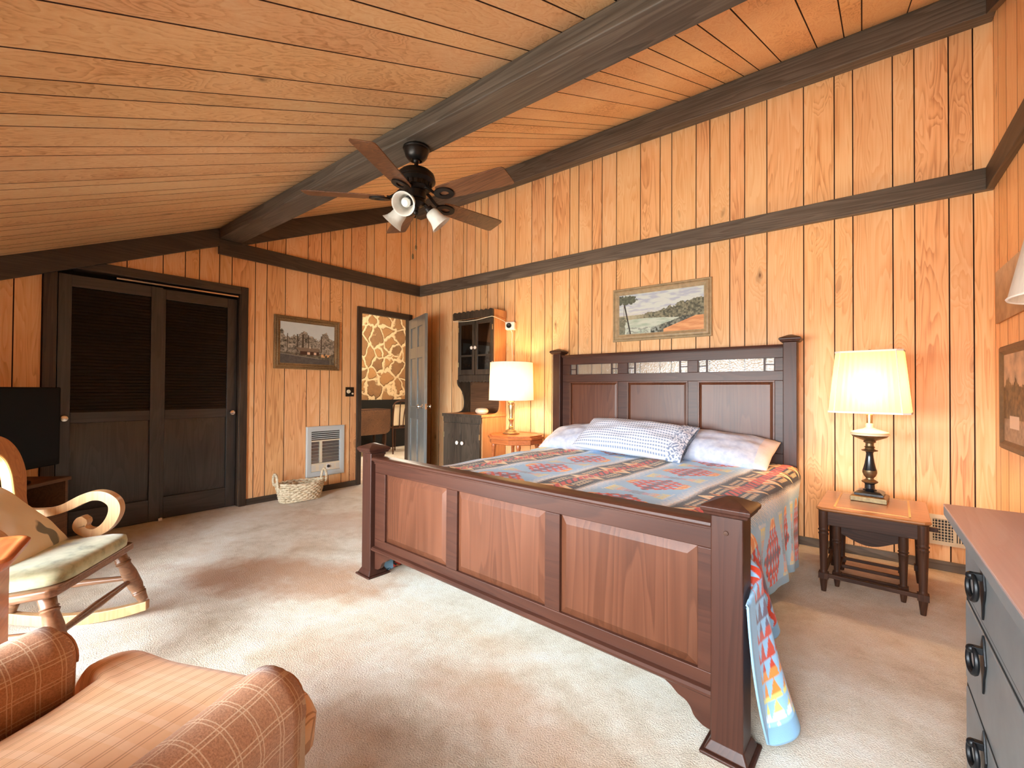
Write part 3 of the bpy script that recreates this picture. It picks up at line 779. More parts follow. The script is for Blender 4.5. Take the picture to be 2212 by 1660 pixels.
cf2.l(cf2.ramp(cf2.noise(sc2.outputs[0], 1, 2), [(.46, srgb(212, 216, 226)), (.56, srgb(118, 132, 158))]), cf2.p.inputs['Base Color']); cf2.set(Roughness=.85)
M['cuff'] = cf2.m
def place_pillow(o, loc, rx, rz, ry=0): o.location = loc; o.rotation_euler = (rx, ry, rz); return o
p1 = place_pillow(pillow_obj('pillow', .80, .46, .19, M['linen'], seed=3), (2.80, -.33, .725), math.radians(20), math.radians(3), math.radians(-3)); p1.location.y -= .03
tag(p1, 'plain white pillow against the headboard on the lamp side, left of the checked pillow', 'pillow', 'pillows on the bed')
p2 = place_pillow(pillow_obj('pillow', .86, .46, .20, M['linen'], seed=8), (3.90, -.33, .725), math.radians(20), math.radians(-3), math.radians(3)); p2.location.y -= .03
tag(p2, 'white pillow with plain cuff showing to the right of the checked pillow', 'pillow', 'pillows on the bed')
p3 = place_pillow(pillow_obj('checked_pillow', .98, .42, .20, M['check'], seed=12, u1=.78), (3.32, -.525, .775), math.radians(33), math.radians(-5), math.radians(2))
tag(p3, 'long blue and white checked pillow lying in front of the two white pillows', 'pillow', 'pillows on the bed')
cfo = pillow_obj('pillow_cuff', .98, .44, .212, M['cuff'], p3, n=30, seed=12, u0=.76, u1=.985)
cf3 = pillow_obj('pillow_cuff', .862, .466, .206, M['linen_pink'], p2, n=30, seed=8, u0=.80, u1=1.0)
# ------------------------------------------------------------------ nesting tables right of the bed
FL = [(0, .013), (.04, .014), (.16, .017), (.20, .024), (.235, .026), (.25, .020), (.27, .020), (.285, .026), (.30, .022)]
def turned_leg(par, x, y, h, k=1., name='leg', mat='walnut'):
    b = MB()
    prof = [(0, .0125), (.005, .013), (.14, .019), (.165, .0205)]
    b.rings([[(x+sx*r*k, y+sy*r*k, t*h) for sx, sy in ((-1, -1), (1, -1), (1, 1), (-1, 1))] for t, r in [(.165, .024), (.235, .024)]])
    b.lathe([(r*k, t*h) for t, r in [(0, .012), (.01, .0125), (.10, .017), (.155, .020), (.165, .022)]], (x, y, 0), 16)
    b.lathe([(r*k, t*h) for t, r in [(.235, .024), (.25, .018), (.27, .017), (.60, .0215), (.70, .0235), (.715, .027), (.73, .022), (.745, .022), (.76, .028), (.775, .023), (.79, .023), (.81, .0245), (1.0, .0245)]], (x, y, 0), 16)
    return b.done(name, M[mat], par, smooth=40)
ns = thing('nightstand', 'dark turned-leg nest of tables with honey-coloured top holding the brass and black lamp', 'side table', (4.872, -.62, 0), math.radians(-2.5))
h = .475; hx, hy = .215, .255
for x, y in ((-hx, -hy), (hx, -hy), (hx, hy), (-hx, hy)): turned_leg(ns, x, y, h-.005)
b = MB()
nose = lambda o_, z: [(-hx-.018-o_+.02, -hy-.032-o_, z), (hx+.018+o_-.02, -hy-.032-o_, z), (hx+.026+o_, -hy-.012-o_*.3, z), (hx+.026+o_, hy+.03+o_, z), (-hx-.026-o_, hy+.03+o_, z), (-hx-.026-o_, -hy-.012-o_*.3, z)]
b.rings([nose(-.008, h-.005), nose(.002, h), nose(.008, h+.006), nose(.008, h+.013), nose(.004, h+.018), nose(-.012, h+.019)])
top = b.done('table_top', M['tabletop'], ns, smooth=35)
b = MB(); z = h+.0195
ix0, ix1, iy0, iy1 = -hx+.045, hx-.045, -hy+.018, hy+.0
for q in ((ix0, ix1, iy0, iy0+.010), (ix0, ix1, iy1-.010, iy1), (ix0, ix0+.010, iy0, iy1), (ix1-.010, ix1, iy0, iy1), (ix0+.016, ix1-.016, iy0+.015, iy0+.018)): b.box(*q, z-.001, z+.0006)
b.done('inlay_band', M['inlay'], top, smooth=0)
b = MB()
for y in (-hy, hy): b.box(-hx+.02, hx-.02, y-.011, y+.011, h-.085, h-.005)
for x in (-hx, hx): b.box(x-.011, x+.011, -hy+.02, hy-.02, h-.085, h-.005)
b.done('table_apron', M['walnut_x'], ns, bev=.002)
b = MB()
for x in (-hx, hx): b.box(x-.009, x+.009, -hy+.02, hy-.02, .085, .107)
b.box(-hx+.02, hx-.02, -hy-.009, -hy+.009, .083, .106)
b.done('stretcher', M['walnut_x'], ns, bev=.003)
b = MB(); b.box(hx+.018, hx+.062, -hy+.07, -hy+.095, h-.05, h-.028); b.done('pull_slide', M['walnut'], ns, bev=.003)
n2 = thing('nesting_table', 'small dark table with scalloped apron nested underneath the lamp table beside the bed', 'side table', (4.862, -.585, 0), math.radians(-2.5))
h2 = .365; kx, ky = .150, .165
for x, y in ((-kx, -ky), (kx, -ky), (kx, ky), (-kx, ky)): turned_leg(n2, x, y, h2, .92)
MB().box(-kx-.02, kx+.02, -ky-.02, ky+.02, h2, h2+.016).done('table_top', M['walnut_x'], n2, bev=.004)
b = MB(); sc = [(-kx+.02+t*(2*kx-.04)/16, h2-.045-.045*math.sin(PI*t/16)**1.2) for t in range(17)]
b.strip(sc, [(p[0], h2) for p in sc], -ky-.009, -ky+.009, lambda x, z, hh: (x, hh, z))
b.box(-kx+.02, kx-.02, ky-.009, ky+.009, h2-.05, h2)
for x in (-kx, kx): b.box(x-.009, x+.009, -ky+.02, ky-.02, h2-.05, h2)
b.done('table_apron', M['walnut_x'], n2, bev=.002)
b = MB()
for x in (-kx, kx): b.box(x-.008, x+.008, -ky+.02, ky-.02, .07, .088)
for y in (-ky, 0.0, ky): b.box(-kx+.01, kx-.01, y-.008, y+.008, .069, .087)
b.done('stretcher', M['walnut_x'], n2, bev=.002)

# ------------------------------------------------------------------ lamps
def shade_mat(name, c, e, strength, tf=.35):
    m = NT(name)
    m.set(Base_Color=srgb(*c), Roughness=.9, Specular_IOR_Level=.1)
    m.p.inputs['Emission Color'].default_value = srgb(*e); m.p.inputs['Emission Strength'].default_value = strength
    tl = m.n('ShaderNodeBsdfTranslucent'); tl.inputs[0].default_value = srgb(*c)
    mx = m.n('ShaderNodeMixShader'); mx.inputs[0].default_value = tf
    m.t.links.remove(m.out.inputs[0].links[0])
    m.l(m.p.outputs[0], mx.inputs[1]); m.l(tl.outputs[0], mx.inputs[2]); m.l(mx.outputs[0], m.out.inputs[0])
    n = m.noise(m.coords((90, 90, 12), seed=False), 1, 3)
    m.l(m.ramp(n, [(.3, tuple(x*.88 for x in srgb(*c)[:3])), (.6, srgb(*c))]), m.p.inputs['Base Color'])
    return m.m
M['shade_l'] = shade_mat('linen_drum_shade_lit', (244, 232, 200), (255, 232, 170), .16, .28)
M['shade_r'] = shade_mat('pleated_shade_lit', (232, 200, 150), (255, 206, 138), .24, .26)
M['shade_w'] = shade_mat('white_shade_unlit', (238, 232, 222), (255, 240, 220), .0)
M['trim_w'] = plain('shade_trim_white', (242, 232, 222), .7)
def bulb(par_loc, e, col, r=.035, nm='lamp_light'):
    lt = bpy.data.lights.new(nm, 'POINT'); lt.energy = e; lt.color = col; lt.shadow_soft_size = r
    o = bpy.data.objects.new(nm, lt); COL.objects.link(o); o.location = par_loc; return o
LR = (4.862, -.50, .4955)
lr = thing('table_lamp', 'lit brass and black column lamp with pleated cut-corner shade on the nesting tables', 'lamp', LR, math.radians(-6), 'table lamps')
b = MB()
sq = lambda o_, z: [(-o_, -o_, z), (o_, -o_, z), (o_, o_, z), (-o_, o_, z)]
b.rings([sq(.088, 0), sq(.088, .028), sq(.078, .034), sq(.070, .036)])
base = b.done('lamp_base', M['brass_dk'], lr, bev=.002, smooth=25)
b = MB(); b.rings([sq(.070, .036), sq(.070, .048), sq(.060, .056), sq(.046, .062)]); b.done('base_plinth', M['black'], base, smooth=25)
b = MB(); b.lathe([(.034, .062), (.036, .066), (.026, .072), (.025, .098), (.030, .104)], n=26); b.done('lower_column', M['black'], lr)
b = MB(); b.lathe([(.030, .104), (.040, .110), (.042, .116), (.030, .124), (.021, .130), (.020, .137), (.030, .150), (.037, .170), (.036, .185)], n=26); b.done('lower_collar', M['brass_dk'], lr)
b = MB(); b.lathe([(.036, .185), (.033, .195), (.026, .225), (.020, .265), (.018, .290), (.022, .300)], n=26); b.done('upper_column', M['black'], lr)
b = MB(); b.lathe([(.022, .300), (.040, .305), (.042, .309), (.026, .315), (.022, .322), (.028, .328), (.021, .336), (.021, .352), (.030, .358), (.032, .363), (.028, .368), (.050, .376), (.085, .392), (.092, .402)], n=30)
b.done('urn_collar', M['brass_dk'], lr)
b = MB(); b.lathe([(.092, .402), (.098, .405), (.098, .411), (.090, .414), (.096, .418), (.094, .423), (.066, .432), (.034, .442), (.020, .450), (.020, .47), (.014, .478)], n=30)
b.done('urn_lid', M['offwhite'], lr)
b = MB(); b.lathe([(.016, .478), (.016, .53), (.006, .535)], n=16); b.tube([(-.004, 0, .535), (-.07, 0, .60), (-.075, 0, .80), (0, 0, .915), (.075, 0, .80), (.07, 0, .60), (.004, 0, .535)], .002, 6)
b.done('harp_and_socket', M['brass'], lr)
b = MB(); b.lathe([(.004, .545), (.028, .575), (.031, .605), (.018, .64), (.001, .648)], n=18)
bm_ = NT('lit_bulb'); bm_.set(Base_Color=(1, 1, 1, 1)); bm_.p.inputs['Emission Color'].default_value = (1, .72, .42, 1); bm_.p.inputs['Emission Strength'].default_value = 6; M['bulb'] = bm_.m
b.done('bulb', M['bulb'], lr)
def shade_ring(w, d, cut, z, nx=16, pl=.0):
    pts = []
    cs = [(-w+cut, -d), (w-cut, -d), (w, -d+cut), (w, d-cut), (w-cut, d), (-w+cut, d), (-w, d-cut), (-w, -d+cut)]
    for i in range(8):
        a, c = cs[i], cs[(i+1) % 8]; n = 22 if i % 2 == 0 else 4
        for k in range(n):
            t = k/n; off = pl*(1 if k % 2 else -1) if (i % 2 == 0 and k) else 0
            nx_, ny_ = (c[1]-a[1]), -(c[0]-a[0]); ln = math.hypot(nx_, ny_)
            pts.append((a[0]+(c[0]-a[0])*t+nx_/ln*off, a[1]+(c[1]-a[1])*t+ny_/ln*off, z))
    return pts
sb, st = .545, .920
b = MB(); b.rings([shade_ring(.197, .135, .035, sb, pl=.0012), shade_ring(.163, .105, .03, st, pl=.0012)], cap=False)
sh = b.done('lamp_shade', M['shade_r'], lr, smooth=20)
b = MB()
for w_, d_, c_, z in ((.198, .136, .035, sb), (.164, .106, .03, st)):
    b.rings([shade_ring(w_, d_, c_, z-.005), shade_ring(w_+.0015, d_+.0015, c_, z-.005), shade_ring(w_+.0015, d_+.0015, c_, z+.006), shade_ring(w_, d_, c_, z+.006)], closed=True)
for sx in (-1, 1):
    for sy in (-1, 1):
        b.tube([(sx*(.197-.035), sy*.1365, sb), (sx*(.163-.03), sy*.1065, st)], .003, 6)
b.done('shade_trim', M['trim_w'], sh)
b = MB(); b.tube([(0, 0, st-.01), (.0, .10, st-.01)], .0015, 6); b.tube([(-.155, 0, st-.01), (.155, 0, st-.01)], .0015, 6); b.ball((0, 0, st+.012), .008); b.tube([(0, 0, st-.02), (0, 0, st+.01)], .003, 6)
b.done('finial', M['brass'], lr)

LL = (1.905, -.36, .705)
ll = thing('table_lamp', 'lit lamp with white linen drum shade and slim brass column on the round side table', 'lamp', LL, 0, 'table lamps')
b = MB(); b.lathe([(.090, 0), (.092, .006), (.086, .014), (.066, .020), (.060, .030), (.046, .036), (.030, .044), (.024, .056)], n=30); b.done('lamp_base', M['brass'], ll)
b = MB(); b.lathe([(.022, .056), (.028, .066), (.018, .078), (.016, .11), (.026, .135), (.030, .148), (.019, .160), (.018, .175), (.026, .24), (.032, .285), (.030, .30), (.024, .305), (.034, .315), (.036, .330), (.022, .338), (.018, .36), (.012, .38)], n=26)
b.done('lamp_column', M['brass'], ll)
b = MB(); b.lathe([(.006, .38), (.03, .42), (.033, .45), (.018, .48), (.001, .49)], n=18); b.done('bulb', M['bulb'], ll)
b = MB(); rb, rt = .236, .226; zb, zt = .352, .745
b.lathe([(rb, zb), (rt, zt)], n=64, cap=False); sh2 = b.done('lamp_shade', M['shade_l'], ll, smooth=60)
for r_, z in ((rb, zb), (rt, zt)): b = MB(); b.tube([(r_*math.cos(2*PI*k/48), r_*math.sin(2*PI*k/48), z) for k in range(48)], .003, 6, closed=True); b.done('shade_rim', M['trim_w'], sh2)
b = MB(); b.tube([(-rt, 0, zt-.03), (rt, 0, zt-.03)], .0015, 6); b.tube([(0, -rt, zt-.03), (0, rt, zt-.03)], .0015, 6)
b.done('shade_spider', M['brass'], sh2)
bulb((LL[0], LL[1], LL[2]+.52), 19, (1, .70, .36), .05)
bulb((LR[0], LR[1], LR[2]+.70), 22, (1, .66, .34), .05)

# lamp cord of the left lamp, hanging behind the round table
b = MB(); b.tube(cr([(1.815, -.30, .712), (1.745, -.10, .70), (1.735, -.045, .60), (1.75, -.035, .48), (1.73, -.035, .35), (1.745, -.03, .2), (1.73, -.03, .05)], 5), .0045, 8)
tag(b.done('lamp_cord', M['cord']), 'cream lamp cord hanging down the wall behind the round side table', 'cord')

# round side table
rt_ = thing('round_side_table', 'round wooden side table with raised rim holding the drum-shade lamp', 'side table', (1.985, -.385, 0))
R8 = .30
oct_ = lambda r, z: [(r*math.cos(PI/8+PI/4*k)*1.04, r*math.sin(PI/8+PI/4*k), z) for k in range(8)]
b = MB(); b.rings([oct_(R8-.02, .665), oct_(R8-.004, .668), oct_(R8, .675), oct_(R8-.004, .683), oct_(R8-.004, .690), oct_(R8-.03, .692)])
b.rings([oct_(R8-.028, .692), oct_(R8-.028, .704), oct_(R8-.044, .704), oct_(R8-.044, .692)], closed=True)
b.rings([oct_(R8-.046, .69), oct_(R8-.046, .701)])
b.done('table_top', M['oak'], rt_, smooth=25)
b = MB(); b.rings([oct_(R8-.03, .615), oct_(R8-.022, .62), oct_(R8-.022, .664), oct_(R8-.03, .666)]); b.done('table_apron', M['oak'], rt_, smooth=25)
for k in range(4):
    a = PI/4+PI/2*k; c, s_ = math.cos(a)*.225, math.sin(a)*.225
    b = MB(); b.leg((c*1.12, s_*1.12, 0), (c, s_, .63), [(0, .012), (.1, .013), (.9, .020), (.93, .026), (.96, .022), (1, .022)]); b.done('leg', M['oak'], rt_, smooth=40)

# ------------------------------------------------------------------ hutch
hu = thing('hutch_cabinet', 'tall dark painted step-back hutch with glazed upper doors and white knobs', 'cabinet', (1.25, 0, 0))
X0, X1, D = -.30, .297, .43
b = MB(); b.box(X0, X1-.018, -D, -.015, .0, .855)
cb = b.done('cabinet_body', M['hutch'], hu, bev=.003)
MB().box(X1-.018, X1, -D+.018, -.015, 0, .855).done('side_panel', M['hutch_side'], hu, bev=.002)
b = MB(); b.box(X0-.014, X1+.01, -D-.012, -.015, .855, .885); b.done('counter_top', M['hutch_side'], hu, bev=.005)
MB().box(X0-.014, X1+.01, -D-.0155, -D-.011, .852, .886).done('counter_nosing', M['hutch'], hu, bev=.002)
MB().box(X0, X1-.001, -D-.006, -D, .79, .852).done('frieze', M['hutch'], hu, bev=.002)
mid = (X0+X1)/2
for x0, x1, kx_ in ((X0+.012, mid-.002, mid-.04), (mid+.002, X1-.014, mid+.04)):
    d_ = MB().box(x0, x1, -D-.014, -D-.001, .05, .78).done('cabinet_door', M['hutch'], hu, bev=.003)
    k = MB(); k.lathe([(.008, -D-.014), (.008, -D-.024), (.021, -D-.032), (.023, -D-.044), (.012, -D-.054), (.001, -D-.055)], (kx_, 0, .56), 8, 'y'); k.done('knob', M['white'], d_, smooth=25)
    hx_ = x0+.004 if kx_ < mid else x1-.004
    for z in (.2, .64): MB().box(hx_-.008, hx_+.008, -D-.018, -D-.012, z-.03, z+.03).done('hinge', M['brass'], d_, bev=.001)
# open niche: back board and shaped sides
MB().box(X0+.05, X1-.012, -.03, -.014, .886, 1.27).done('niche_back', M['hutch_brown'], hu)
sd = [(-.23, 1.28), (-.228, 1.24), (-.21, 1.205), (-.17, 1.17), (-.135, 1.12), (-.115, 1.05), (-.112, .98), (-.125, .93), (-.15, .905), (-.20, .892), (-.26, .886)]
sd = cr(sd, 4)
for x0, x1, m_ in ((X0+.012, X0+.032, 'hutch'), (X1-.018, X1, 'hutch_side')):
    b = MB(); b.strip(sd, [(-.015, z) for _, z in sd], x0, x1, lambda y, z, hh: (hh, y, z)); b.done('niche_side', M[m_], hu, smooth=40)
# upper case
UD = .215
b = MB()
b.box(X0+.012, X0+.03, -UD, -.015, 1.26, 2.0); b.box(X0+.012, X1-.018, -UD+.002, -.015, 1.26, 1.278); b.box(X0+.012, X1-.018, -.03, -.014, 1.26, 2.0); b.box(X0+.012, X1-.018, -UD, -.015, 1.985, 2.0)
b.box(X0+.03, X1-.018, -UD+.03, -.03, 1.49, 1.505)
b.done('upper_case', M['hutch'], hu, bev=.002)
MB().box(X1-.018, X1, -UD, -.015, 1.26, 2.0).done('upper_side', M['hutch_side'], hu, bev=.002)
def scallop(x0, x1, n, zlo, zhi, amp, up):
    pts = []
    for i in range(n*6+1):
        t = i/(n*6); pts.append((x0+(x1-x0)*t, (zhi if up else zlo)+(1 if up else -1)*amp*abs(math.sin(PI*n*t))))
    return pts
sp_ = scallop(X0-.035, X1+.006, 9, 0, 2.075, .016, True)
b = MB(); b.strip([(x, 2.0) for x, _ in sp_], sp_, -UD-.045, -UD-.022, lambda x, z, hh: (x, hh, z)); b.done('crown', M['hutch'], hu, smooth=0)
MB().box(X1-.012, X1+.006, -UD-.022, -.015, 2.0, 2.085).done('crown_return', M['hutch_side'], hu, bev=.002)
sp_ = scallop(X0+.03, X1-.018, 10, 1.262, 0, .012, False)
b = MB(); b.strip(sp_, [(x, 1.275) for x, _ in sp_], -UD-.006, -UD+.006, lambda x, z, hh: (x, hh, z)); b.done('lower_valance', M['hutch'], hu, smooth=0)
MB().box(X0+.012, X1-.001, -UD-.001, -UD+.012, 1.275, 1.335).done('lower_rail', M['hutch'], hu, bev=.002)
for x0, x1, kx_ in ((X0+.03, mid-.006, mid-.028), (mid+.006, X1-.02, mid+.028)):
    b = MB(); y0, y1 = -UD-.016, -UD-.001
    b.box(x0, x0+.035, y0, y1, 1.338, 1.985); b.box(x1-.035, x1, y0, y1, 1.338, 1.985)
    b.box(x0+.035, x1-.035, y0, y1, 1.338, 1.40); b.box(x0+.035, x1-.035, y0, y1, 1.935, 1.985); b.box(x0+.035, x1-.035, y0+.003, y1, 1.555, 1.575)
    d_ = b.done('glazed_door', M['hutch'], hu, bev=.003)
    MB().box(x0+.034, x1-.034, -UD-.009, -UD-.006, 1.40, 1.935).done('pane', M['glass'], d_, smooth=0)
    k = MB(); k.lathe([(.007, y0), (.007, y0-.009), (.019, y0-.016), (.021, y0-.026), (.011, y0-.036), (.001, y0-.037)], (kx_, 0, 1.655), 8, 'y'); k.done('knob', M['white'], d_, smooth=25)
    hx_ = x0+.002 if kx_ < mid else x1-.002
    for z in (1.46, 1.88): hb = MB(); hb.box(hx_-.006, hx_+.008, y0-.003, y0+.001, z-.028, z+.028); hb.tube([(hx_, y0-.003, z-.03), (hx_, y0-.003, z+.03)], .004, 8); hb.done('hinge', M['brass'], d_, bev=.001)
# little bowl on the counter
b = MB(); b.lathe([(.028, 0), (.052, .006), (.070, .026), (.070, .046), (.056, .064), (.040, .067), (.037, .060), (.044, .048), (.034, .022), (.004, .018)], n=26, sx=1.12)
o = b.done('stone_bowl', plain('pale_agate', (222, 204, 178), .35, 0, .5, .2, 24)); o.location = (1.425, -.29, .886)
tag(o, 'small pale stone bowl standing on the hutch counter', 'bowl')

# camera on the wall with its cable
wc = thing('security_camera', 'small white cube security camera mounted on the wall above the drum-shade lamp', 'camera', (1.660, -.07, 1.895), math.radians(24))
MB().box(-.056, .056, -.040, .040, -.046, .046).done('camera_body', M['white'], wc, bev=.012, seg=4)
b = MB(); b.lathe([(.030, -.040), (.030, -.045), (.024, -.046), (.014, -.042), (.001, -.041)], (-.010, 0, 0), 24, 'y'); b.done('lens', M['iron'], wc)
b = MB(); b.tube([(0, .03, 0), (0, .05, .01), (.0, .07, .03)], .008, 8); b.lathe([(.026, .0), (.026, .008), (.012, .012)], (0, .068, .035), 18, 'y'); b.done('wall_mount', M['white'], wc)
b = MB()
b.tube(cr([(1.655, -.065, 1.85), (1.652, -.03, 1.82), (1.645, -.022, 1.70), (1.652, -.022, 1.55), (1.648, -.022, 1.40), (1.652, -.022, 1.2), (1.645, -.022, 1.0), (1.66, -.022, .85), (1.64, -.022, .55), (1.65, -.024, .2), (1.645, -.026, .0)], 5), .0042, 8)
cbl = tag(b.done('camera_cable', M['cord']), 'thin white cable running down the wall from the cube camera', 'cable')
b = MB(); b.tube(cr([(1.592, -.05, 1.93), (1.575, -.06, 1.945), (1.566, -.10, 1.965), (1.562, -.262, 1.99), (1.50, -.268, 1.99), (1.3, -.268, 1.972), (1.1, -.268, 1.972), (.93, -.268, 1.985)], 5), .0035, 8)
tag(b.done('hutch_cable', M['cord']), 'thin white cable tacked along the top front of the hutch', 'cable')
# ------------------------------------------------------------------ pictures
def vnoise(x, y, seed, oct=4, p=.55):
    """value noise on arrays"""
    r_ = np.random.RandomState(seed); T = r_.rand(64, 64); out = np.zeros_like(x); amp = 1; tot = 0; f = 1
    for k in range(oct):
        X = x*f+k*7.3; Y = y*f+k*3.1; xi = np.floor(X).astype(int); yi = np.floor(Y).astype(int); fx = X-xi; fy = Y-yi
        fx = fx*fx*(3-2*fx); fy = fy*fy*(3-2*fy); g = lambda a, b: T[a % 64, b % 64]
        out += amp*((g(xi, yi)*(1-fx)+g(xi+1, yi)*fx)*(1-fy)+(g(xi, yi+1)*(1-fx)+g(xi+1, yi+1)*fx)*fy); tot += amp; amp *= p; f *= 2
    return out/tot
C3 = lambda r, g, b: np.array(srgb(r, g, b)[:3])
lerp = lambda a, b, t: a*(1-t[..., None])+b*t[..., None]
def art_lake(s, t, asp):
    X = s*asp; n = vnoise(X*9, t*9, 3, 5); n2 = vnoise(X*26, t*26, 5, 4); n3 = vnoise(X*5, t*22, 9, 3)
    c = lerp(C3(206, 216, 214)+0*s[..., None], C3(176, 186, 204), np.clip((n3-.45)*5, 0, 1)); c = lerp(c, C3(228, 224, 210)+0*c, np.clip((.62-t)*3, 0, 1))
    hill = .40+.36*np.clip((s-.22)/.78, 0, 1)**.8+.16*(n-.5)+.07*(n2-.5)
    far = np.where(s < .3, .47+.02*(n-.5), hill)
    tree = (t < far) & (t > .30)
    tc = lerp(C3(74, 76, 62)+0*c, C3(148, 146, 122), np.clip((n2-.35)*2.6, 0, 1)); tc = lerp(tc, C3(196, 190, 160)+0*c, np.clip((.36-s)*4, 0, .7))
    c = np.where(tree[..., None], tc, c)
    lake = t < .345+.03*np.sin(s*5)
    lc = lerp(C3(198, 208, 196)+0*c, C3(164, 184, 168), np.clip((n3-.4)*3, 0, 1)); c = np.where((lake & (s < .75))[..., None], lc, c)
    sh = (t < .20+.0*s+np.clip((s-.42)*.42, 0, .17)) & (s > .43+.03*(n-.5)*4)
    bank = (t < .13+np.clip((s-.42)*.62, 0, .22)+.05*(n2-.5)) & (s > .40) & (s < .86)
    c = np.where(bank[..., None], lerp(C3(52, 54, 48)+0*c, C3(142, 146, 132), np.clip((n2-.35)*2.5, 0, 1)), c)
    path = (t < .06+np.clip((s-.52)*.72, 0, .28)) & (s > .55)
    c = np.where(path[..., None], lerp(C3(206, 140, 90)+0*c, C3(232, 176, 124), np.clip((n3-.3)*2, 0, 1)), c)
    reeds = (t < .14+.10*(n2-.4)) & (s < .5) & (s > .1) & (n2 > .52)
    c = np.where(reeds[..., None], C3(150, 158, 150), c)
    tr = np.abs(s-(.045+.105*(1-t))) < .009; c = np.where((tr & (t < .98))[..., None], C3(52, 46, 40), c)
    tw = np.abs(s-(.066)) < .004; c = np.where((tw & (t < .8) & (t > .36))[..., None], C3(110, 108, 100), c)
    cr_ = ((s-.10)/.13)**2+((t-.86)/.13)**2+1.6*(n2-.5)+.8*(n-.5) < .75; c = np.where(cr_[..., None], lerp(C3(56, 62, 50)+0*c, C3(120, 126, 108), n2), c)
    bs = (s < .09+.06*(n-.5)) & (t < .40+.2*(n-.5)); c = np.where(bs[..., None], lerp(C3(84, 88, 72)+0*c, C3(150, 150, 130), n2), c)
    return c
def art_house(s, t, asp):
    X = s*asp; n = vnoise(X*7, t*7, 13, 5); n2 = vnoise(X*22, t*22, 15, 4); n3 = vnoise(X*60, t*60, 19, 2)
    c = lerp(C3(212, 226, 230)+0*s[..., None], C3(196, 214, 224), n)
    top = .70+.13*np.sin(s*9+.8)*np.cos(s*23)+.30*(n-.5)+.14*(n2-.5)
    tr = t < top; tc = lerp(C3(58, 56, 48)+0*c, C3(190, 184, 172), np.clip((n2*.6+n3*.4-.3)*2.3, 0, 1)); c = np.where(tr[..., None], tc, c)
    for x0, w in ((.13, .008), (.30, .010), (.40, .016), (.50, .008), (.74, .010)):
        c = np.where(((np.abs(s-x0) < w) & (t < .72) & (t > .3))[..., None], C3(78, 70, 60)*(.7+.6*n3[..., None]), c)
    grd = t < .27+.04*(n-.5); c = np.where(grd[..., None], lerp(C3(70, 66, 58)+0*c, C3(132, 124, 108), np.clip((n2-.3)*2, 0, 1)), c)
    drive = (t < .20-.15*s+.05) & (s < .9); c = np.where(drive[..., None], lerp(C3(64, 64, 66)+0*c, C3(98, 96, 94), n2), c)
    c = np.where(((np.abs(t-(.235-.13*s)) < .006) & (s < .7))[..., None], C3(150, 146, 138), c)
    roof = (t < .40) & (t > .315) & (s > .26+(.40-t)*1.1*(1)*0+(.40-t)*1.0) & (s < .70)
    c = np.where(roof[..., None], C3(128, 112, 98)*(.85+.3*n3[..., None]), c)
    wall = (t <= .315) & (t > .225) & (s > .35) & (s < .70); c = np.where(wall[..., None], C3(70, 46, 38), c)
    for x0, x1 in ((.48, .53), (.60, .645)): c = np.where(((s > x0) & (s < x1) & (t > .235) & (t < .30))[..., None], C3(226, 200, 176), c)
    c = np.where((((s-.53)/.02)**2+((t-.41)/.025)**2 < 1)[..., None], C3(200, 190, 176), c)
    lit = (s > .74) & (s < .92) & (t > .19) & (t < .26) & (n2 > .46); c = np.where(lit[..., None], C3(232, 182, 128), c)
    return c
def art_dusk(s, t, asp):
    X = s*asp; n = vnoise(X*6, t*6, 23, 5); n2 = vnoise(X*20, t*20, 25, 4)
    c = lerp(C3(188, 164, 140)+0*s[..., None], C3(122, 112, 102), np.clip((n-.3)*2.2, 0, 1))
    tr = t < .66+.25*(n-.5)+.12*(n2-.5); c = np.where(tr[..., None], lerp(C3(52, 46, 32)+0*c, C3(112, 98, 68), np.clip((n2-.3)*2, 0, 1)), c)
    gd = t < .26; c = np.where(gd[..., None], lerp(C3(96, 82, 66)+0*c, C3(168, 150, 130), n2), c)
    c = np.where(((s > .2) & (s < .5) & (t > .16) & (t < .30))[..., None], C3(206, 190, 172), c)
    return c
def art_brown(s, t, asp):
    n = vnoise(s*asp*4, t*4, 33, 4); n2 = vnoise(s*asp*12, t*9, 35, 3)
    c = lerp(C3(140, 108, 78)+0*s[..., None], C3(176, 146, 114), np.clip((n-.3)*2, 0, 1)); 
    c = lerp(c, C3(206, 184, 158)+0*c, np.clip((t-.45)*2*(n2+.3), 0, .8)); return c
M['art'] = painted('oil_painting', 'col', .45, .4, .25, 160)
def picture(name, w, h, art, loc, rot, label, fmat, fw, prof, nx=220):
    """local frame: picture faces -y, hangs on y=0"""
    r = thing(name, label, 'picture', loc, rot, 'pictures on the walls')
    ny = int(nx*h/w); s, t = np.meshgrid(np.linspace(0, 1, nx), np.linspace(0, 1, ny))
    col = art(s, t, w/h)
    iw, ih = w/2-fw+.004, h/2-fw+.004
    v = np.stack([(s*2-1)*iw, np.full_like(s, -.012), (t*2-1)*ih], -1).reshape(-1, 3)
    ii = (np.arange(ny-1)[:, None]*nx+np.arange(nx-1)[None]).reshape(-1)
    me = grid_mesh('canvas', v, np.stack([ii, ii+1, ii+1+nx, ii+nx], -1), np.clip(col, 0, 1))
    me.name = 'canvas'; link('canvas', me, M['art'], r)
    if prof:
        b = MB(); rg = []
        for q, d in prof: rg.append([(-w/2+q, -d, -h/2+q), (w/2-q, -d, -h/2+q), (w/2-q, -d, h/2-q), (-w/2+q, -d, h/2-q)])
        b.rings(rg, cap=False); b.done('picture_frame', fmat, r, smooth=25)
    else:
        MB().box(-w/2, w/2, -.0115, -.001, -h/2, h/2).done('stretcher_edge', fmat, r)
    return r
fr1 = plain('frame_grey_beige', (168, 148, 116), .5, 0, .4, .18, 30)
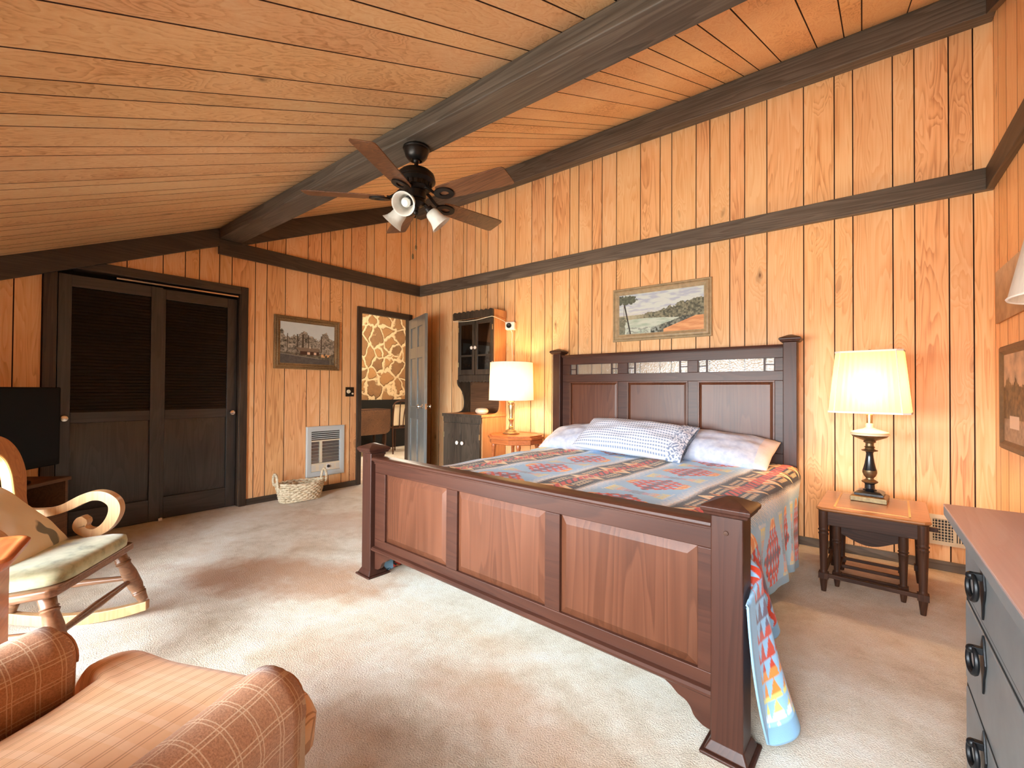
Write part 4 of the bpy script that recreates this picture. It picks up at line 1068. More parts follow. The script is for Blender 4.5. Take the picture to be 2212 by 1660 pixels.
fr2 = wood('frame_rustic_brown', (150, 122, 84), (112, 88, 58), (66, 50, 34), 'x', .5, .4, 20, .3, 0, 1.3, False, 0, .3)
fr3 = plain('frame_dark_grey_brown', (98, 78, 56), .5, 0, .4, .2, 30)
picture('framed_painting', .915, .510, art_lake, (3.358, -.001, 1.894), 0, 'wide framed painting of a lake, pale sky and orange path above the headboard', fr1, .066,
        [(0, 0), (0, .014), (.006, .02), (.014, .02), (.018, .014), (.026, .024), (.040, .027), (.052, .022), (.058, .016), (.066, .014), (.066, .008)], 300)
picture('framed_photograph', .735, .565, art_house, (.001, -1.587, 1.657), PI/2, 'framed picture of a low house among trees hanging between closet and doorway', fr2, .062,
        [(0, 0), (0, .02), (.006, .027), (.016, .027), (.022, .02), (.034, .026), (.044, .022), (.05, .015), (.062, .013), (.062, .008)], 240)
picture('framed_painting', .72, .585, art_dusk, (W-.001, -.62, 1.140), -PI/2, 'dark landscape painting in a brown frame hanging lowest on the right wall', fr3, .05,
        [(0, 0), (0, .018), (.01, .026), (.03, .026), (.04, .016), (.05, .012), (.05, .008)], 160)
picture('picture_canvas', .70, .315, art_brown, (W-.001, -.467, 1.742), -PI/2, 'brown unframed canvas hanging above the dark landscape on the right wall', plain('canvas_edge', (170, 126, 84), .8), .004, None, 120)

# ------------------------------------------------------------------ wall heater, switch, floor-level vent
hz = thing('wall_heater', 'pale grey recessed electric wall heater beside the doorway', 'heater', (.0, -1.37, .175), PI/2)
# local: faces -y, u = world y - (-1.37)
w2, hh = .229, .565
b = MB()
def rect(q, d, w_=w2, h_=hh): return [(-w_+q, -d, q), (w_-q, -d, q), (w_-q, -d, h_-q), (-w_+q, -d, h_-q)]
b.rings([rect(0, .001), rect(0, .016), rect(.008, .022), rect(.045, .022), rect(.058, .016), rect(.058, .002)], cap=False)
b.done('heater_frame', M['heater'], hz, smooth=25)
MB().box(-w2+.05, w2-.05, -.004, -.001, .05, hh-.05).done('reflector', M['heater_in'], hz, smooth=0)
b = MB()
for k in range(4): b.box(-w2+.06, w2-.06, -.016, -.008, hh-.078-k*.022, hh-.069-k*.022)
b.done('louver', M['heater'], hz, bev=.001)
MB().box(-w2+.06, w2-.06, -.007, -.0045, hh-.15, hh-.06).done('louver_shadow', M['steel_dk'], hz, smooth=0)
b = MB(); b.box(-w2+.058, w2-.058, -.017, -.006, hh-.172, hh-.158); b.box(-.075, -.045, -.016, -.006, .155, hh-.165)
b.done('guard_bar', M['offwhite'], hz, bev=.001)
b = MB()
for k in range(6): z = .175+k*.037; b.tube([(-w2+.06, -.014, z), (w2-.06, -.014, z)], .0022, 6)
b.done('grille_wire', M['wire'], hz)
b = MB(); b.box(-w2+.058, w2-.058, -.016, -.005, .06, .15)
cp = b.done('control_panel', M['offwhite'], hz, bev=.002)
for k in (-3, -1.1, 1.5, 2.9):
    b = MB()
    for j in range(4): b.box(k*.05-.028, k*.05+.028, -.0175, -.0155, .075+j*.016, .081+j*.016)
    b.done('vent_slot', M['heater'], cp, smooth=0)
b = MB(); b.box(.004, .052, -.019, -.015, .072, .135); b.done('thermostat_plate', M['white'], cp, bev=.001)
b = MB(); b.lathe([(.017, -.019), (.015, -.03), (.002, -.031)], (.028, 0, .104), 18, 'y'); b.done('thermostat_knob', M['steel_dk'], cp)

sw = thing('light_switch', 'dark switch plate with two pale round knobs beside the door frame', 'light switch', (0, -1.07, 1.128), PI/2)
MB().box(-.056, .056, -.006, -.0005, -.056, .056).done('switch_plate', M['bronze_dk'], sw, bev=.003)
b = MB(); b.lathe([(.022, -.006), (.024, -.012), (.02, -.024), (.004, -.026)], (-.022, 0, .004), 20, 'y'); b.lathe([(.011, -.006), (.011, -.014), (.003, -.016)], (.034, 0, -.022), 16, 'y'); b.done('dimmer_knob', M['offwhite'], sw)

vt = thing('wall_vent', 'cream metal air register low on the wall behind the nesting tables and grey dresser', 'vent', (5.30, -.001, .262))
b = MB(); vw, vh = .135, .098
def vr(q, d): return [(-vw+q, -d, -vh+q), (vw-q, -d, -vh+q), (vw-q, -d, vh-q), (-vw+q, -d, vh-q)]
b.rings([vr(0, 0), vr(0, .006), (vr(.02, .012)), vr(.026, .012), vr(.026, .002)], cap=False); b.box(-.012, .004, -.0115, -.002, -vh+.02, vh-.02)
b.done('vent_frame', M['offwhite'], vt, smooth=25)
MB().box(-vw+.02, vw-.02, -.0025, -.001, -vh+.02, vh-.02).done('duct', M['steel_dk'], vt, smooth=0)
b = MB()
for k in range(8): b.box(.010+k*.0125, .016+k*.0125, -.010, -.003, -vh+.024, vh-.024)
b.done('slat', M['offwhite'], vt, smooth=0)
b = MB()
for k in range(6): x = -vw+.034+k*.0155; b.box(x, x+.0035, -.010, -.003, -vh+.024, vh-.024)
for k in range(8): z = -vh+.034+k*.0185; b.box(-vw+.026, -.012, -.009, -.004, z, z+.0035)
b.done('damper_grid', M['offwhite'], vt, smooth=0)

# ------------------------------------------------------------------ ceiling fan
fan = thing('ceiling_fan', 'dark bronze ceiling fan with five walnut blades and three frosted glass shades under the beam', 'ceiling fan', (2.774, -2.375, 2.582))
b = MB(); b.lathe([(.076, 0), (.078, -.008), (.072, -.014), (.072, -.022), (.068, -.032), (.062, -.052), (.046, -.070), (.034, -.076), (.030, -.070), (.024, -.066), (.002, -.066)], n=36); b.done('canopy', M['bronze'], fan)
b = MB(); b.ball((0, 0, -.072), .022); b.lathe([(.012, -.08), (.012, -.115), (.02, -.118), (.02, -.126)], n=16); b.done('downrod', M['bronze_dk'], fan)
b = MB(); b.lathe([(.024, -.124), (.05, -.128), (.084, -.140), (.104, -.158), (.110, -.176), (.108, -.186), (.112, -.190), (.112, -.198), (.100, -.206), (.088, -.214), (.084, -.236), (.088, -.240), (.072, -.250), (.05, -.256), (.002, -.256)], n=40)
mo = b.done('motor_housing', M['bronze_dk'], fan)
b = MB()
for k in range(20):
    a = 2*PI*k/20; c, s_ = math.cos(a), math.sin(a); b.tube([(c*.087, s_*.087, -.212), (c*.0865, s_*.0865, -.238)], .006, 6)
b.done('cooling_fin', M['bronze_dk'], mo)
b = MB(); b.lathe([(.05, -.252), (.058, -.258), (.058, -.300), (.050, -.306), (.056, -.312), (.056, -.328), (.040, -.340), (.018, -.350), (.012, -.372), (.018, -.380), (.012, -.392), (.002, -.396)], n=32); b.done('switch_housing', M['bronze_dk'], fan)
zb_ = -.300
for k in range(5):
    a = math.radians(-62.5+72*k)
    X = Matrix.Rotation(a, 4, 'Z') @ Matrix.Translation((0, 0, zb_)) @ Matrix.Rotation(math.radians(-13), 4, 'X')
    b = MB(); b.X = X
    ol = [(.175, -.048), (.20, -.056), (.30, -.062), (.50, -.068), (.600, -.070), (.616, -.067), (.624, -.058), (.626, 0), (.624, .058), (.616, .067), (.600, .070), (.50, .068), (.30, .062), (.20, .056), (.175, .048)]
    b.prism(ol, -.003, .003)
    bd = b.done('fan_blade', M['blade'], fan, bev=.0015, smooth=40)
    b = MB(); b.X = X
    def loop(pts, z0, z1): b.strip([p[0] for p in pts], [p[1] for p in pts], z0, z1, lambda x, y, h_: (x, y, h_))
    n = 20; o_ = []; 
    for i in range(n+1):
        t = 2*PI*i/n; o_.append(((.205+.062*math.cos(t), .046*math.sin(t)), (.208+.030*math.cos(t), .020*math.sin(t))))
    loop(o_, -.013, -.004)
    b.X = Matrix.Rotation(a, 4, 'Z')
    b.tube(cr([(.07, 0, -.246), (.09, 0, -.254), (.115, 0, -.276), (.145, .0, -.296), (.165, 0, -.297)], 4), [.012]*17, 8, sq=.7)
    b.done('blade_iron', M['bronze_dk'], bd)
gl_ = NT('frosted_alabaster_glass'); gl_.set(Base_Color=srgb(232, 230, 224), Roughness=.35, Specular_IOR_Level=.4)
tl = gl_.n('ShaderNodeBsdfTranslucent'); tl.inputs[0].default_value = (.85, .84, .8, 1); mx = gl_.n('ShaderNodeMixShader'); mx.inputs[0].default_value = .4
gl_.t.links.remove(gl_.out.inputs[0].links[0]); gl_.l(gl_.p.outputs[0], mx.inputs[1]); gl_.l(tl.outputs[0], mx.inputs[2]); gl_.l(mx.outputs[0], gl_.out.inputs[0])
gl_.l(gl_.ramp(gl_.noise(gl_.coords((22, 22, 22), seed=False), 1, 4), [(.35, srgb(214, 210, 202)), (.6, srgb(240, 238, 232))]), gl_.p.inputs['Base Color'])
M['frost'] = gl_.m
for ang_, tl_ in ((-62, 58), (56, 42), (205, 44)):
    a = math.radians(ang_); T = math.radians(tl_)
    dv = Vector((math.cos(a)*math.sin(T), math.sin(a)*math.sin(T), -math.cos(T)))
    o_ = Vector((math.cos(a)*.045, math.sin(a)*.045, -.318)); q = dv.to_track_quat('Z', 'Y').to_matrix().to_4x4()
    b = MB(); b.tube(cr([(math.cos(a)*.03, math.sin(a)*.03, -.316), tuple(o_+dv*.02), tuple(o_+dv*.045)], 4), .011, 8)
    b.X = Matrix.Translation(o_) @ q; b.lathe([(.012, .03), (.026, .036), (.028, .06), (.024, .066)], n=20)
    arm = b.done('lamp_arm', M['bronze_dk'], fan)
    b = MB(); b.X = Matrix.Translation(o_) @ q
    pr = [(.022, .056), (.034, .062), (.040, .075), (.042, .092), (.044, .112), (.050, .132), (.060, .150), (.066, .158)]
    b.lathe(pr + [(r_-.003, z) for r_, z in reversed(pr)], n=32, cap=False); b.done('glass_shade', M['frost'], fan, smooth=60)
    b = MB(); b.X = Matrix.Translation(o_) @ q; b.lathe([(.012, .06), (.014, .08), (.024, .10), (.026, .118), (.018, .134), (.001, .14)], n=18); b.done('bulb', plain('unlit_bulb', (226, 226, 222), .3), arm)
b = MB()
for (x, y, z1) in ((.012, -.03, -.63), (-.02, .02, -.56)):
    b.tube([(x, y, -.34), (x, y, z1)], .0016, 6); b.lathe([(.002, z1), (.006, z1-.008), (.006, z1-.028), (.002, z1-.034)], (x, y, 0), 10)
b.done('pull_chain', M['brass_dk'], fan)

# ------------------------------------------------------------------ basket by the heater
bk = thing('wicker_basket', 'low oval woven basket with two loop handles on the carpet under the heater', 'basket', (.195, -1.75, 0), math.radians(84))
BL, BW = .235, .13
def oval(t, rl, rw, z): return (rl*math.cos(t)*(1+.0*z), rw*math.sin(t), z)
b = MB()
for j in range(10):
    z = .012+j*.0185; k_ = .84+.17*(j/9.0)
    pts = []
    for i in range(96):
        t = 2*PI*i/96; w_ = .006*math.sin(t*22+PI*j); pts.append(oval(t, BL*k_+w_, BW*k_+w_, z+.004*math.sin(t*3+j)+.003*math.sin(t*22+PI*j)+.012*(math.cos(t)**2)*(j/9)))
    b.tube(pts, .0105 if j < 9 else .013, 6, closed=True)
m = NT('woven_rush'); m.l(m.ramp(m.noise(m.coords((40, 40, 60), seed=False), 1, 4, .7), [(.3, srgb(150, 126, 96)), (.5, srgb(216, 198, 166)), (.7, srgb(238, 228, 204))]), m.p.inputs['Base Color']); m.set(Roughness=.8)
m.bump(m.noise(m.coords((120, 120, 120), seed=False), 1, 2), .5, .004); M['rush'] = m.m
b.done('basket_body', M['rush'], bk, smooth=60)
b = MB(); b.rings([[oval(2*PI*i/32, BL*.80, BW*.78, .004) for i in range(32)], [oval(2*PI*i/32, BL*.80, BW*.78, .012) for i in range(32)]]); b.done('basket_floor', M['rush'], bk)
b = MB()
for i in range(22):
    t = 2*PI*i/22; b.tube([oval(t, BL*.83, BW*.81, .006), oval(t, BL*.92, BW*.92, .1), oval(t, BL*1.0, BW*1.0, .185+.012*math.cos(t)**2)], .006, 6)
b.done('stake', M['rush'], bk)
for s_ in (-1, 1):
    b = MB(); pts = cr([(s_*(BL+.002), -.055, .17), (s_*(BL+.010), -.062, .215), (s_*(BL+.012), -.045, .27), (s_*(BL+.012), 0, .295), (s_*(BL+.012), .045, .27), (s_*(BL+.010), .062, .215), (s_*(BL+.002), .055, .17)], 5)
    b.tube(pts, [.013+.002*(-1)**i for i in range(len(pts))], 8); b.done('handle', M['rush'], bk, smooth=60)
# ------------------------------------------------------------------ television corner
tv = thing('television', 'flat black television on the low wooden stand in front of the closet', 'television', (.675, -3.88, 0), math.radians(135))
b = MB(); b.box(-.46, .46, 0, .05, .62, 1.165); tb = b.done('tv_body', M['tv'], tv, bev=.008, seg=3)
MB().box(-.44, .44, -.002, .0, .665, 1.145).done('screen', M['screen'], tv, smooth=0)
b = MB(); b.box(-.05, .05, .01, .04, .56, .63); b.done('tv_neck', M['tv'], tv, bev=.004)
b = MB(); b.lathe([(.17, .541), (.17, .549), (.15, .556), (.05, .562)], (0, .03, 0), 32, sx=1.4, sy=.75); b.done('tv_foot', M['tv'], tv)
ts = thing('tv_stand', 'low brown wooden stand under the black television', 'tv stand', (.675, -3.88, 0), math.radians(135))
b = MB(); b.box(-.43, .43, -.10, .24, .515, .54); b.done('stand_top', M['hutch_brown'], ts, bev=.004)
b = MB()
for x in (-.42, .40): b.box(x, x+.02, -.085, .235, .04, .515)
b.box(-.40, .40, .215, .235, .06, .515); b.box(-.40, .40, -.08, .215, .06, .08); b.box(-.40, .40, -.07, .215, .30, .318); b.box(-.01, .01, -.07, .215, .08, .30)
b.done('stand_carcass', M['hutch_brown'], ts, bev=.002)
for x in (-.395, .01): MB().box(x, x+.385, -.092, -.075, .085, .30).done('stand_door', M['hutch_brown'], ts, bev=.004)
for x in (-.41, .37):
    for y in (-.08, .20): MB().box(x, x+.04, y, y+.03, 0, .06).done('foot', M['walnut'], ts)

# ------------------------------------------------------------------ rocking chair (local x = forward, y = left)
TH_ = .93
rk = thing('rocking_chair', 'wooden rocking chair with scrolled arms and a green seat cushion near the closet', 'rocking chair', (2.158, -3.628, 0), TH_)
M['backwood'] = wood('rocker_back_amber', (196, 136, 78), (170, 108, 58), (118, 68, 32), 'z', .35, .5, 9, .1, 0, .9, False, .2, .03)
arm_pts = [(-.50, .566, .020), (-.446, .565, .021), (-.413, .561, .020), (-.376, .561, .019), (-.343, .564, .018), (-.312, .571, .019), (-.276, .584, .020), (-.251, .597, .021), (-.207, .621, .022), (-.164, .634, .022), (-.120, .627, .023), (-.084, .595, .024), (-.077, .553, .025), (-.092, .508, .024), (-.120, .472, .022), (-.159, .452, .020), (-.196, .458, .021), (-.219, .482, .025), (-.216, .502, .027), (-.206, .518, .024), (-.198, .528, .012)]
dense = cr(arm_pts, 5)
for s_ in (1, -1):
    ao = .27 if s_ > 0 else .33; sh_ = 0 if s_ > 0 else -.06
    lo, hi = [], []
    for i, p in enumerate(dense):
        a = dense[max(i-1, 0)]; c = dense[min(i+1, len(dense)-1)]; tx, tz = c[0]-a[0], c[1]-a[1]; l_ = math.hypot(tx, tz) or 1
        lo.append((p[0]+tz/l_*p[2], p[1]-tx/l_*p[2])); hi.append((p[0]-tz/l_*p[2], p[1]+tx/l_*p[2]))
    b = MB(); b.strip(lo, hi, s_*ao-.022, s_*ao+.022, lambda x, z, h_: (x+sh_, h_, z))
    b.done('scroll_arm', M['maple'], rk, bev=.003, smooth=50)
# back: rounded frame that leans back
lean = math.tan(math.radians(14))
bk_x = lambda z: -.46-(z-.5)*lean
half = [(.315, .30), (.32, .585), (.338, .66), (.360, .722), (.368, .770), (.366, .816), (.354, .862), (.330, .900), (.298, .925), (.24, .945), (.14, .962), (0, .968)]
inn = [(.235, .30), (.238, .585), (.252, .66), (.262, .71), (.268, .75), (.266, .79), (.258, .82), (.24, .845), (.21, .860), (.16, .872), (.09, .88), (0, .882)]
o2 = cr(half, 4); i2 = cr(inn, 4)
o2 = o2+[(-p[0], p[1]) for p in reversed(o2[:-1])]; i2 = i2+[(-p[0], p[1]) for p in reversed(i2[:-1])]
b = MB(); b.strip(o2, i2, -.022, .022, lambda y, z, h_: (bk_x(z)+h_, y, z)); b.done('back_frame', M['backwood'], rk, bev=.006, smooth=50)
b = MB(); b.tube([(bk_x(z)+.024, y, z) for y, z in i2], .006, 6); b.done('back_beading', M['inlay'], rk)
for k in range(5):
    y = -.16+k*.08; b = MB(); b.leg((bk_x(.36)+.0, y, .36), (bk_x(.875), y*1.1, .876), [(0, .008), (.3, .012), (.5, .008), (.8, .011), (1, .007)]); b.done('spindle', M['maple'], rk, smooth=50)
# seat
b = MB(); ol = [(-.50, -.26), (-.50, .26), (-.10, .29), (-.02, .285), (.005, .26), (.005, -.26), (-.02, -.285), (-.10, -.29)]
b.prism(ol, .315, .352)
for v_ in b.bm.verts: v_.co.z += .04+.085*v_.co.x
b.done('seat', M['rocker'], rk, bev=.012, seg=3)
cm = NT('sage_green_velvet'); cv = cm.coords((9, 9, 9), seed=False)
cm.l(cm.ramp(cm.noise(cv, 1, 4, .65), [(.32, srgb(112, 114, 84)), (.5, srgb(176, 178, 142)), (.7, srgb(204, 204, 172))]), cm.p.inputs['Base Color']); cm.set(Roughness=.8, Sheen_Weight=.5, Sheen_Roughness=.4)
M['sage'] = cm.m
b = MB(); rg = []
for o_, z in ((-.012, .354), (.006, .362), (.008, .385), (.004, .408), (-.02, .420), (-.08, .428), (-.16, .432)):
    rg.append([(-.245+max(.245+o_, .05)*cx_, max(.252+o_, .05)*cy_, z) for cx_, cy_ in [( (abs(math.cos(t))**.28)*(1 if math.cos(t) > 0 else -1), (abs(math.sin(t))**.28)*(1 if math.sin(t) > 0 else -1)) for t in [2*PI*i/48 for i in range(48)]]])
b.rings(rg)
for v_ in b.bm.verts: v_.co.z += .034+.085*v_.co.x
b.done('seat_cushion', M['sage'], rk, smooth=70)
TPR = [(0, .020), (.10, .024), (.16, .029), (.18, .024), (.20, .029), (.22, .025), (.30, .031), (.55, .032), (.72, .026), (.76, .032), (.78, .026), (.80, .031), (.82, .026), (.94, .029), (1, .022)]
TP = [(0, .017), (.10, .020), (.16, .024), (.18, .020), (.20, .024), (.22, .021), (.30, .026), (.55, .027), (.72, .022), (.76, .027), (.78, .022), (.80, .026), (.82, .022), (.94, .024), (1, .018)]
def run(t): return .0+ (t+.22)**2/(2*.95)
for s_ in (1, -1):
    for xa, xb in ((-.055, .035), (-.44, -.50)):
        b = MB(); zr = run(xb)+.055; b.leg((xb, s_*.285, zr), (xa, s_*.235, .365+.07*xa), TPR); b.done('leg', M['rocker'], rk, smooth=50)
    ts_ = [-.76+.048*i for i in range(18)]
    lo = [(t, run(t)) for t in ts_]; hi = [(t, run(t)+.052-.02*abs((t+.29)/.45)**4) for t in ts_]
    b = MB(); b.strip(lo, hi, s_*.285-.018, s_*.285+.018, lambda x, z, h_: (x, h_, z)); b.done('runner', M['maple'], rk, bev=.004, smooth=50)
    b = MB(); b.leg((-.005, s_*.262, .215), (-.475, s_*.262, .20), [(0, .011), (.5, .017), (1, .011)]); b.done('side_stretcher', M['rocker'], rk, smooth=50)
b = MB(); b.leg((-.01, .262, .20), (-.01, -.262, .20), [(0, .011), (.5, .018), (1, .011)]); b.done('front_stretcher', M['rocker'], rk, smooth=50)
b = MB(); b.leg((-.47, .262, .19), (-.47, -.262, .19), [(0, .011), (.5, .016), (1, .011)]); b.done('rear_stretcher', M['rocker'], rk, smooth=50)
# cushion leaning on the chair back: cream with grey leaf print
lf = NT('cream_leaf_print'); uv = lf.n('ShaderNodeUVMap'); uv.uv_map = 'UVMap'
mp = lf.n('ShaderNodeMapping'); mp.inputs['Scale'].default_value = (7, 7, 7); lf.l(uv.outputs[0], mp.inputs[0])
wvn = lf.n('ShaderNodeTexNoise'); wvn.inputs['Scale'].default_value = .8; lf.l(mp.outputs[0], wvn.inputs['Vector'])
vm = lf.n('ShaderNodeVectorMath'); vm.operation = 'MULTIPLY_ADD'; lf.l(wvn.outputs['Color'], vm.inputs[0]); vm.inputs[1].default_value = (1.6, 1.6, 0); lf.l(mp.outputs[0], vm.inputs[2])
m2_ = lf.n('ShaderNodeMapping'); m2_.inputs['Scale'].default_value = (1, .32, 1); m2_.inputs['Rotation'].default_value = (0, 0, .6); lf.l(vm.outputs[0], m2_.inputs[0])
vv_ = lf.n('ShaderNodeTexVoronoi'); vv_.inputs['Scale'].default_value = 1.5; lf.l(m2_.outputs[0], vv_.inputs['Vector'])
lf.l(lf.mix(lf.ramp(vv_.outputs['Distance'], [(.26, (1, 1, 1)), (.31, (0, 0, 0))]), srgb(232, 218, 194), srgb(120, 120, 112)), lf.p.inputs['Base Color']); lf.set(Roughness=.85)
M['leaf'] = lf.m
cu = pillow_obj('throw_pillow', .42, .42, .13, M['leaf'], seed=21, wk=.2)
F_ = Vector((math.cos(TH_), math.sin(TH_), 0)); L_2 = Vector((-math.sin(TH_), math.cos(TH_), 0))
Xc = Vector((2.158, -3.628, 0))+F_*(-.375)+L_2*.01+Vector((0, 0, .565))
zc_ = (F_*.74+Vector((0, 0, .67))).normalized(); yc_ = (Vector((0, 0, 1))-zc_*zc_.z).normalized(); xc_ = yc_.cross(zc_)
Rm = Matrix((xc_, yc_, zc_)).transposed() @ Matrix.Rotation(math.radians(8), 3, 'Z')
cu.matrix_world = Matrix.Translation(Xc) @ Rm.to_4x4()
tag(cu, 'cream cushion with grey leaf print leaning in the rocking chair', 'cushion')

# ------------------------------------------------------------------ small end table at the left edge
et = thing('end_table', 'orange oak end table with moulded rounded-corner top beside the rocking chair', 'end table', (2.66, -4.12, 0), math.radians(-14))
# local: +x faces the camera side, +y towards the rocker
hx, hy, zt = .165, .215, .66
def rr(o_, z, c=.05):
    pts = []
    for cx_, cy_, a0 in ((hx-c, hy-c, 0), (-hx+c, hy-c, 90), (-hx+c, -hy+c, 180), (hx-c, -hy+c, 270)):
        for k in range(6):
            a = math.radians(a0+18*k); pts.append((cx_+(c+o_)*math.cos(a), cy_+(c+o_)*math.sin(a), z))
    return pts
b = MB(); b.rings([rr(-.05, .60), rr(-.03, .605), rr(-.022, .618), rr(-.004, .628), rr(.0, .636), rr(.004, .644), rr(.004, .652), rr(-.004, .659), rr(-.016, .66), rr(-.022, .656), rr(-.03, .656)])
b.done('table_top', M['oak'], et, smooth=40)
b = MB(); q = lambda o_, z: [(-hx+.045-o_, -hy+.045-o_, z), (hx-.045+o_, -hy+.045-o_, z), (hx-.045+o_, hy-.045+o_, z), (-hx+.045-o_, hy-.045+o_, z)]
b.rings([q(.012, .0), q(.012, .06), q(.004, .075), q(0, .08), q(0, .585), q(.008, .59), q(.008, .602)]); bd = b.done('cabinet_body', M['oak'], et, smooth=20)
MB().box(hx-.046, hx-.034, -hy+.075, hy-.075, .43, .57).done('drawer', M['oak'], et, bev=.004)

# ------------------------------------------------------------------ plaid armchair (local y = forward, x = right)
pm = NT('rust_plaid_cloth'); tc = pm.n('ShaderNodeTexCoord'); sx = pm.n('ShaderNodeSeparateXYZ'); pm.l(tc.outputs['Object'], sx.inputs[0]); sn = pm.n('ShaderNodeSeparateXYZ'); pm.l(tc.outputs['Normal'], sn.inputs[0])
wob = pm.noise(pm.coords((6, 6, 6), seed=False), 1, 2)
def lines(ax, per, nrm, w=.045, off=0.):
    f = pm.math('FRACT', pm.math('MULTIPLY_ADD', wob, .12, pm.math('MULTIPLY_ADD', sx.outputs[ax], 1/per, off)))
    a = pm.math('LESS_THAN', pm.math('ABSOLUTE', pm.math('SUBTRACT', f, .25)), w/2); b_ = pm.math('LESS_THAN', pm.math('ABSOLUTE', pm.math('SUBTRACT', f, .42)), w/2)
    k = pm.math('MAXIMUM', a, b_)
    return pm.math('MULTIPLY', k, pm.math('LESS_THAN', pm.math('ABSOLUTE', sn.outputs[nrm]), .80))
ln = pm.math('MAXIMUM', pm.math('MAXIMUM', lines(1, .050, 1), lines(0, .050, 0)), lines(2, .050, 2))
bas = pm.ramp(pm.noise(pm.coords((260, 260, 260), seed=False), 1, 2), [(.3, srgb(158, 110, 78)), (.7, srgb(192, 140, 104))])
pm.l(pm.mix(pm.math('MULTIPLY', ln, .7), bas, srgb(222, 192, 158)), pm.p.inputs['Base Color']); pm.set(Roughness=.85, Specular_IOR_Level=.15, Sheen_Weight=.2)
pm.bump(pm.noise(pm.coords((300, 300, 300), seed=False), 1, 2), .3, .002)
M['plaid'] = pm.m
sm_ = NT('apricot_striped_cloth'); sxx = sm_.n('ShaderNodeSeparateXYZ'); tcc = sm_.n('ShaderNodeTexCoord'); sm_.l(tcc.outputs['Object'], sxx.inputs[0])
ff = sm_.math('FRACT', sm_.math('MULTIPLY', sxx.outputs[0], 1/.036)); f2_ = sm_.math('FRACT', sm_.math('MULTIPLY', sxx.outputs[1], 1/.07))
l1 = sm_.math('MAXIMUM', sm_.math('LESS_THAN', ff, .07), sm_.math('LESS_THAN', sm_.math('ABSOLUTE', sm_.math('SUBTRACT', ff, .22)), .03))
l2 = sm_.math('LESS_THAN', sm_.math('ABSOLUTE', sm_.math('SUBTRACT', f2_, .5)), .14)
nb_ = sm_.noise(sm_.coords((6, 6, 6), seed=False), 1, 4, .6)
bas = sm_.ramp(nb_, [(.3, srgb(222, 170, 124)), (.7, srgb(236, 190, 148))])
bas = sm_.mix(sm_.math('MULTIPLY', l2, .4), bas, srgb(236, 196, 160))
sm_.l(sm_.mix(sm_.math('MULTIPLY', l1, .6), bas, srgb(158, 100, 64)), sm_.p.inputs['Base Color']); sm_.set(Roughness=.85, Specular_IOR_Level=.15, Sheen_Weight=.2)
M['apricot'] = sm_.m
M['piping'] = plain('piping_tan', (176, 124, 88), .8)
ac = thing('armchair', 'rust plaid armchair with rolled arms and apricot seat cushion in the foreground', 'armchair', (3.622, -3.968, 0), math.radians(25))
AZ, AR = .485, .070
def arm_sec(cx, y, s=1., r=AR, side=1, z0=.10, out=.0):
    """cross section of a rolled arm in the x-z plane"""
    pts = [(cx-side*(r*.78+out), z0), (cx+side*(r*.80+out), z0)]
    for k in range(15):
        a = -.25+(PI+.5)*k/14
        pts.append((cx+side*(r+out)*math.cos(a), AZ+(r+out)*math.sin(a)))
    return [(p[0], y, p[1]) for p in pts]
for s_ in (-1, 1):
    b = MB(); cx = s_*.33
    ys = [(-.44, 1, 0), (-.3, 1, 0), (-.1, 1, 0), (.10, 1, 0), (.21, 1, 0), (.245, 1, -.004), (.258, 1, -.018), (.262, 1, -.035)]
    b.rings([arm_sec(cx, y, side=s_, out=o_) for y, _, o_ in ys]); am = b.done('arm', M['plaid'], ac, smooth=60)
    b = MB(); b.tube([(p[0], .259, p[2]) for p in arm_sec(cx, 0, side=s_, out=-.018)][2:], .004, 6); b.done('piping', M['piping'], am)
    # loose arm cover
    def cov(y, o_):
        p = arm_sec(cx, y, side=s_, out=o_)[2:]; p0 = [(p[0][0], y, .33)]+p+[(p[-1][0], y, .40)]
        return p0
    b = MB(); A_ = [cov(y, .006+.002*math.sin(y*40)) for y in (-.30, -.2, -.1, 0, .08, .14, .19, .232)]
    R_ = [[b._v(p) for p in r_] for r_ in A_]
    for q0, q1 in zip(R_, R_[1:]):
        for i in range(len(q0)-1): b._f([q0[i], q0[i+1], q1[i+1], q1[i]])
    co = b.done('arm_cover', M['plaid'], am, smooth=60); md = co.modifiers.new('cloth', 'SOLIDIFY'); md.thickness = .006; md.offset = 1
# deck, front rail, back
b = MB(); b.box(-.26, .26, -.44, .235, .10, .29); b.done('seat_deck', M['plaid'], ac, bev=.02, seg=3)
b = MB(); b.rings([[(x, y, z) for x, y in ((-.38, -.40), (.38, -.40), (.38, -.515), (-.38, -.515))] for z in (.10, .5, .8)] + [[(-.36, -.42, .93), (.36, -.42, .93), (.36, -.525, .93), (-.36, -.525, .93)], [(-.30, -.45, .965), (.30, -.45, .965), (.30, -.51, .965), (-.30, -.51, .965)]])
b.done('backrest', M['plaid'], ac, bev=.03, seg=4)
b = MB()
for x in (-.34, .34):
    for y in (-.46, .20): b.lathe([(.016, 0), (.024, .10)], (x, y, 0), 14)
b.done('foot', M['walnut'], ac)
